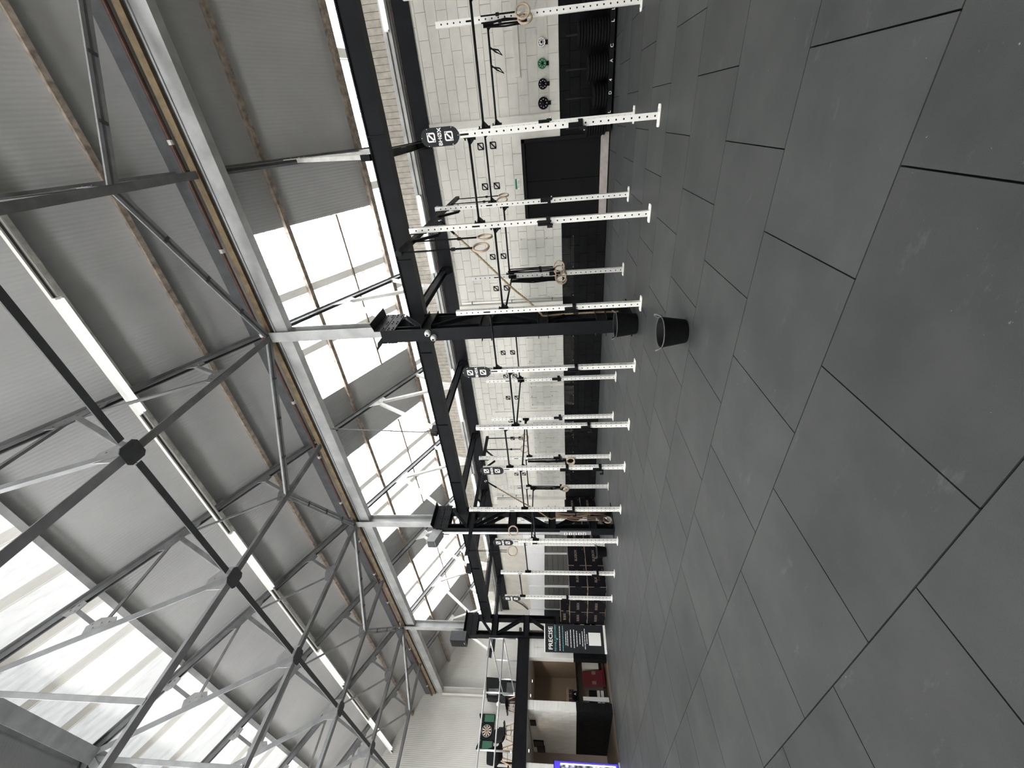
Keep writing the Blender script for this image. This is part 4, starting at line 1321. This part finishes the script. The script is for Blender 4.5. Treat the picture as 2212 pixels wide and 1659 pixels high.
# dartboard cabinet
DX, DZc = 5.98, 4.80
d = thing('dartboard_cabinet', (DX, GY-.04, DZc), 'open green and black dartboard cabinet on the far gable wall', 'dartboard')
MB().box(DX-.28, DX+.28, GY-.10, GY-.02, DZc-.29, DZc+.27).build('cabinet', 'black_plastic', d)
for s in (-1, 1):
    dd = MB().box(DX+s*.30-.0, DX+s*.30+s*.30, GY-.08, GY-.04, DZc-.30, DZc+.20).build('door', 'black_plastic', d)
    MB().box(min(DX+s*.32, DX+s*.57), max(DX+s*.32, DX+s*.57), GY-.084, GY-.079, DZc-.27, DZc+.14).build('scoreboard', 'dart_green', dd)
    pts = [(DX+s*.30, GY-.08, DZc+.20), (DX+s*.60, GY-.08, DZc+.20), (DX+s*.60, GY-.08, DZc+.40), (DX+s*.50, GY-.08, DZc+.38), (DX+s*.36, GY-.08, DZc+.30)]
    MB().prism(pts if s == 1 else pts[::-1], (0,1,0), .04).build('arch', 'black_plastic', dd)
MB().lathe((DX, GY-.10, DZc), [(.235, 0), (.235, -.03), (.0001, -.03)], 40, 'Y').build('board', 'black_plastic', d)
cream, dark = MB(), MB()
for i in range(20):
    a0, a1 = R(18*i-9), R(18*i+9)
    m_ = cream if i % 2 == 0 else dark
    pts = [(DX+.02*math.cos(a0), GY-.132, DZc+.02*math.sin(a0)), (DX+.18*math.cos(a0), GY-.132, DZc+.18*math.sin(a0)), (DX+.18*math.cos(a1), GY-.132, DZc+.18*math.sin(a1)), (DX+.02*math.cos(a1), GY-.132, DZc+.02*math.sin(a1))]
    m_.prism(pts, (0,-1,0), .003)
cream.build('segments', 'print_ply', d); MATS['cream_print'] = mat('cream_print', (.75, .66, .50), .7, 0, 0)
for ob in d.children:
    if ob.name.startswith('segments'): ob.data.materials[0] = MATS['cream_print']
dark.build('segments', 'black_plastic', d)
MB().torus((DX, GY-.132, DZc), .205, .006, 'Y', 36, 6).build('wire', 'galv_pipe', d)
# chairs with moulded shell and wooden legs
def chair(X, Y, rzr, lab):
    Z = 3.05
    t = thing('shell_chair', (X, Y, Z), lab, 'chair', 'black shell chairs')
    mb = MB(); nu, nv = 12, 14
    prof = [(.23, .43), (.24, .455), (.20, .455), (.10, .435), (0, .43), (-.10, .44), (-.17, .47), (-.215, .53), (-.235, .61), (-.245, .70), (-.255, .78), (-.262, .83), (-.262, .845), (-.258, .85), (-.255, .852)]
    for side in (0, 1):
        o0 = len(mb.v)
        for i, (px, pz) in enumerate(prof):
            wd = .23 if i < 8 else .23-.02*(i-8)*.7
            for j in range(nu+1):
                f = (j/nu)*2-1
                curl = .09*abs(f)**3 if 2 < i < 9 else .035*abs(f)**3
                mb.v.append(Vector((X+px+(curl*.6 if i > 6 else 0)+side*.008, Y+f*wd, Z+pz+(curl if i <= 8 else 0)-side*.010)))
        for i in range(len(prof)-1):
            for j in range(nu):
                q = [o0+i*(nu+1)+j, o0+(i+1)*(nu+1)+j, o0+(i+1)*(nu+1)+j+1, o0+i*(nu+1)+j+1]
                mb.f.append(q if side == 0 else q[::-1])
    mb.build('shell', 'seat_black', t, True)
    for sx_ in (-1, 1):
        for sy in (-1, 1):
            MB().tube((X+sx_*.12, Y+sy*.12, Z+.42), (X+sx_*.22, Y+sy*.22, Z), .019, 8, .012).build('leg', 'leg_wood', t, True)
    MB().tube((X-.17, Y-.17, Z+.22), (X+.17, Y+.17, Z+.26), .006, 6).tube((X-.17, Y+.17, Z+.22), (X+.17, Y-.17, Z+.26), .006, 6).tube((X-.14, Y-.14, Z+.40), (X+.14, Y+.14, Z+.40), .008, 6).tube((X-.14, Y+.14, Z+.40), (X+.14, Y-.14, Z+.40), .008, 6).build('wire_brace', 'black_steel', t)
    t.rotation_euler.z = rzr
chair(5.62, 17.5, R(185), 'black shell chair seen from the side beside the guard rail post')
chair(4.72, 17.1, R(-80), 'black shell chair standing under the dartboard')
chair(3.98, 16.35, R(60), 'black shell chair nearest the guard rail with its back to us')
tb = thing('bar_table', (3.4, 16.4, 3.05), 'black framed table behind the guard rail at the photo bottom edge', 'table')
MB().box(2.6, 4.0, 17.0, 17.7, 3.75, 3.79).build('top', 'black_steel', tb)
for x in (2.65, 3.95):
    for y in (17.05, 17.65):
        MB().box(x-.025, x+.025, y-.025, y+.025, 3.05, 3.75).build('leg', 'black_steel', tb)
MB().box(2.65, 3.95, 17.03, 17.07, 3.3, 3.34).box(2.65, 3.95, 17.63, 17.67, 3.3, 3.34).build('stretcher', 'black_steel', tb)
# black covered appliance by the gable column
bkx = thing('covered_machine', (7.0, 21.2, 3.05), 'tall black covered cabinet against the far gable behind the guard rail', 'cabinet')
MB().prism([(6.98, 21.0, 4.86), (7.34, 21.0, 4.92), (7.74, 21.0, 4.95), (7.72, 21.0, 4.2), (7.62, 21.0, 3.6), (7.60, 21.0, 3.05), (6.96, 21.0, 3.05), (6.94, 21.0, 4.2)], (0,1,0), .5).build('cover', 'black_plastic', bkx)
MB().box(7.05, 7.30, 20.96, 21.0, 4.35, 4.80).build('screen', 'dark_glass', bkx)
MB().box(7.1, 7.55, 20.97, 21.0, 3.6, 4.0).build('panel', 'dark_board', bkx)
t = thing('globe_lamp', (6.72, 20.9, 4.35), 'small round white lamp globe beside the black covered cabinet', 'lamp')
MB().lathe((6.72, 20.9, 4.30), [(.0001, -.09), (.06, -.07), (.09, 0), (.06, .07), (.0001, .09)], 20).build('globe', 'white_plastic', t, True)
MB().tube((6.72, 20.9, 3.05), (6.72, 20.9, 4.22), .012, 8).build('stem', 'galv_pipe', t)

# reception counter and what lies under it
ct = thing('reception_counter', (6.2, 17.1, 0), 'black topped reception counter under the mezzanine', 'counter')
MB().box(5.16, 7.25, 16.7, 17.3, .98, 1.03).build('top', 'black_steel', ct)
for x in (5.25, 6.98):
    MB().box(x-.02, x+.02, 16.75, 17.25, 0, .98).build('leg', 'black_steel', ct)
MB().box(5.16, 7.25, 17.2, 17.25, .1, .98).build('back_panel', 'beige_wall', ct)
o = MB().prism([(5.98, 16.62, .12), (6.48, 16.62, .12), (6.48, 16.80, .80), (5.98, 16.80, .80)], (0,-1,0), .02)
rb = thing('red_board', (6.23, 16.7, .1), 'dark red display board leaning under the reception counter', 'board')
o.build('panel', 'red_board', rb)
MB().box(5.94, 6.52, 16.52, 16.66, .05, .11).build('foot', 'red_board', rb)
mb = MB()
for x, z in ((6.40, .42), (6.10, .42)):
    mb.box(x-.05, x+.05, 16.66, 16.675, z-.07, z+.07)
mb.build('labels', 'print_ply', rb)
t = thing('storage_box', (6.66, 16.75, 0), 'pale grey storage box under the counter beside the red board', 'box')
MB().box(6.55, 6.80, 16.72, 17.1, .22, .80).build('body', 'cream_wall', t)
MB().box(6.54, 6.81, 16.71, 17.11, .12, .22).build('base', 'black_plastic', t)
t = thing('white_shelf_unit', (5.66, 16.7, 0), 'low unit of two pale drawers under the counter end', 'drawers')
MB().box(5.40, 5.92, 16.78, 17.15, .08, .62).build('body', 'black_plastic', t)
for z in (.12, .25):
    MB().box(5.41, 5.91, 16.76, 16.785, z, z+.10).build('drawer', 'window_white', t)
t = thing('leaning_board', (5.45, 16.15, 0), 'white board standing on the floor beside the block pier and counter', 'board')
MB().prism([(5.37, 16.12, .02), (5.53, 16.20, .02), (5.53, 16.22, .86), (5.40, 16.15, .86)], (0,1,0), .03).build('board', 'window_white', t)
MB().box(5.36, 5.54, 16.10, 16.26, 0, .02).build('foot', 'black_plastic', t)
t = thing('black_cap', (5.75, 16.9, 1.03), 'black cap with a white badge on the reception counter', 'cap')
MB().lathe((5.78, 16.9, 1.03), [(.13, 0), (.135, .05), (.125, .13), (.09, .18), (.0001, .20)], 24).build('crown', 'black_strap', t, True)
MB().prism([(5.68, 16.82, 1.04), (5.88, 16.82, 1.04), (5.85, 16.68, 1.032), (5.71, 16.68, 1.032)], (0,0,1), .01).build('peak', 'black_strap', t)
mb = MB(); text_geo(mb, 'A', .10, (5.78, 16.762, 1.10), NY, UZ, .004, bold=.003); mb.build('badge', 'print_white', t)
t = thing('till_screen', (5.38, 16.95, 1.03), 'small black till screen at the end of the reception counter', 'till')
MB().box(5.22, 5.50, 16.90, 16.94, 1.08, 1.36).build('screen', 'black_plastic', t)
MB().box(5.30, 5.42, 16.88, 17.02, 1.03, 1.08).build('stand', 'black_plastic', t)
t = thing('leaflet_rack', (5.98, 17.1, 1.03), 'clear leaflet rack standing behind the black cap', 'rack')
MB().box(5.60, 6.05, 17.12, 17.14, 1.03, 1.40).build('back', 'beige_wall', t)
mb = MB()
for i in range(3):
    mb.box(5.64+.14*i, 5.75+.14*i, 17.10, 17.12, 1.08+.03*i, 1.32)
mb.build('leaflets', 'purple_print', t)
# pictures on the pier's side wall
for k, (y0, y1, z0, z1, m_, lab) in enumerate([(16.42, 16.88, 2.44, 2.63, 'purple_print', 'small purple print high on the block corridor wall'), (18.3, 18.95, 2.26, 2.62, 'black_plastic', 'upper dark framed picture on the block corridor wall'), (18.85, 19.5, 2.24, 2.52, 'black_plastic', 'lower dark framed picture on the block corridor wall')]):
    t = thing('wall_picture', (4.89, y0, z0), lab, 'picture', 'corridor pictures')
    MB().box(4.875-.006*k, 4.90, y0, y1, z0, z1).build('frame', 'black_plastic', t)
    MB().box(4.872-.006*k, 4.876-.006*k, y0+.03, y1-.03, z0+.03, z1-.03).build('print', 'purple_print' if k == 0 else 'dark_glass', t)
# downlights
for k, (x, y) in enumerate([(6.45, 17.7), (5.74, 16.96), (4.19, 16.7)]):
    t = thing('downlight', (x, y, 2.66), 'small recessed downlight in the reception ceiling, %s from the photo top' % ORD[k], 'light', 'reception downlights')
    MB().lathe((x, y, 2.66), [(.045, -.002), (.055, -.006), (.055, .004)], 20).build('trim_ring', 'white_plastic', t)
    MB().lathe((x, y, 2.652), [(.0001, 0), (.035, 0), (.035, .004)], 16).build('lens', 'downlight', t)
    ld = bpy.data.lights.new('downlight_lamp', 'SPOT'); ld.energy = (16, 16, 5)[k]; ld.spot_size = R(150); ld.color = (1, .85, .68); ld.shadow_soft_size = .04
    lo = bpy.data.objects.new('downlight_lamp', ld); COL.objects.link(lo); lo.parent = t; lo.location = (0, 0, -.03)
# lit screen in the corner
t = thing('display_screen', (3.35, 15.4, 0), 'tall lit display screen with a blue border in front of the farthest pier', 'screen')
MB().box(2.9, 3.68, 15.36, 15.44, .04, 1.85).build('housing', 'black_plastic', t)
MB().box(2.9, 3.67, 15.350, 15.358, .06, 1.83).build('border', 'screen_blue', t)
MB().box(2.9, 3.60, 15.346, 15.352, .10, 1.68).build('picture', 'screen_glow', t)
MB().box(3.60, 3.63, 15.345, 15.353, .12, 1.66).build('light_edge', 'screen_white', t)
MB().box(2.9, 3.70, 15.30, 15.5, 0, .04).build('base', 'galv_pipe', t)
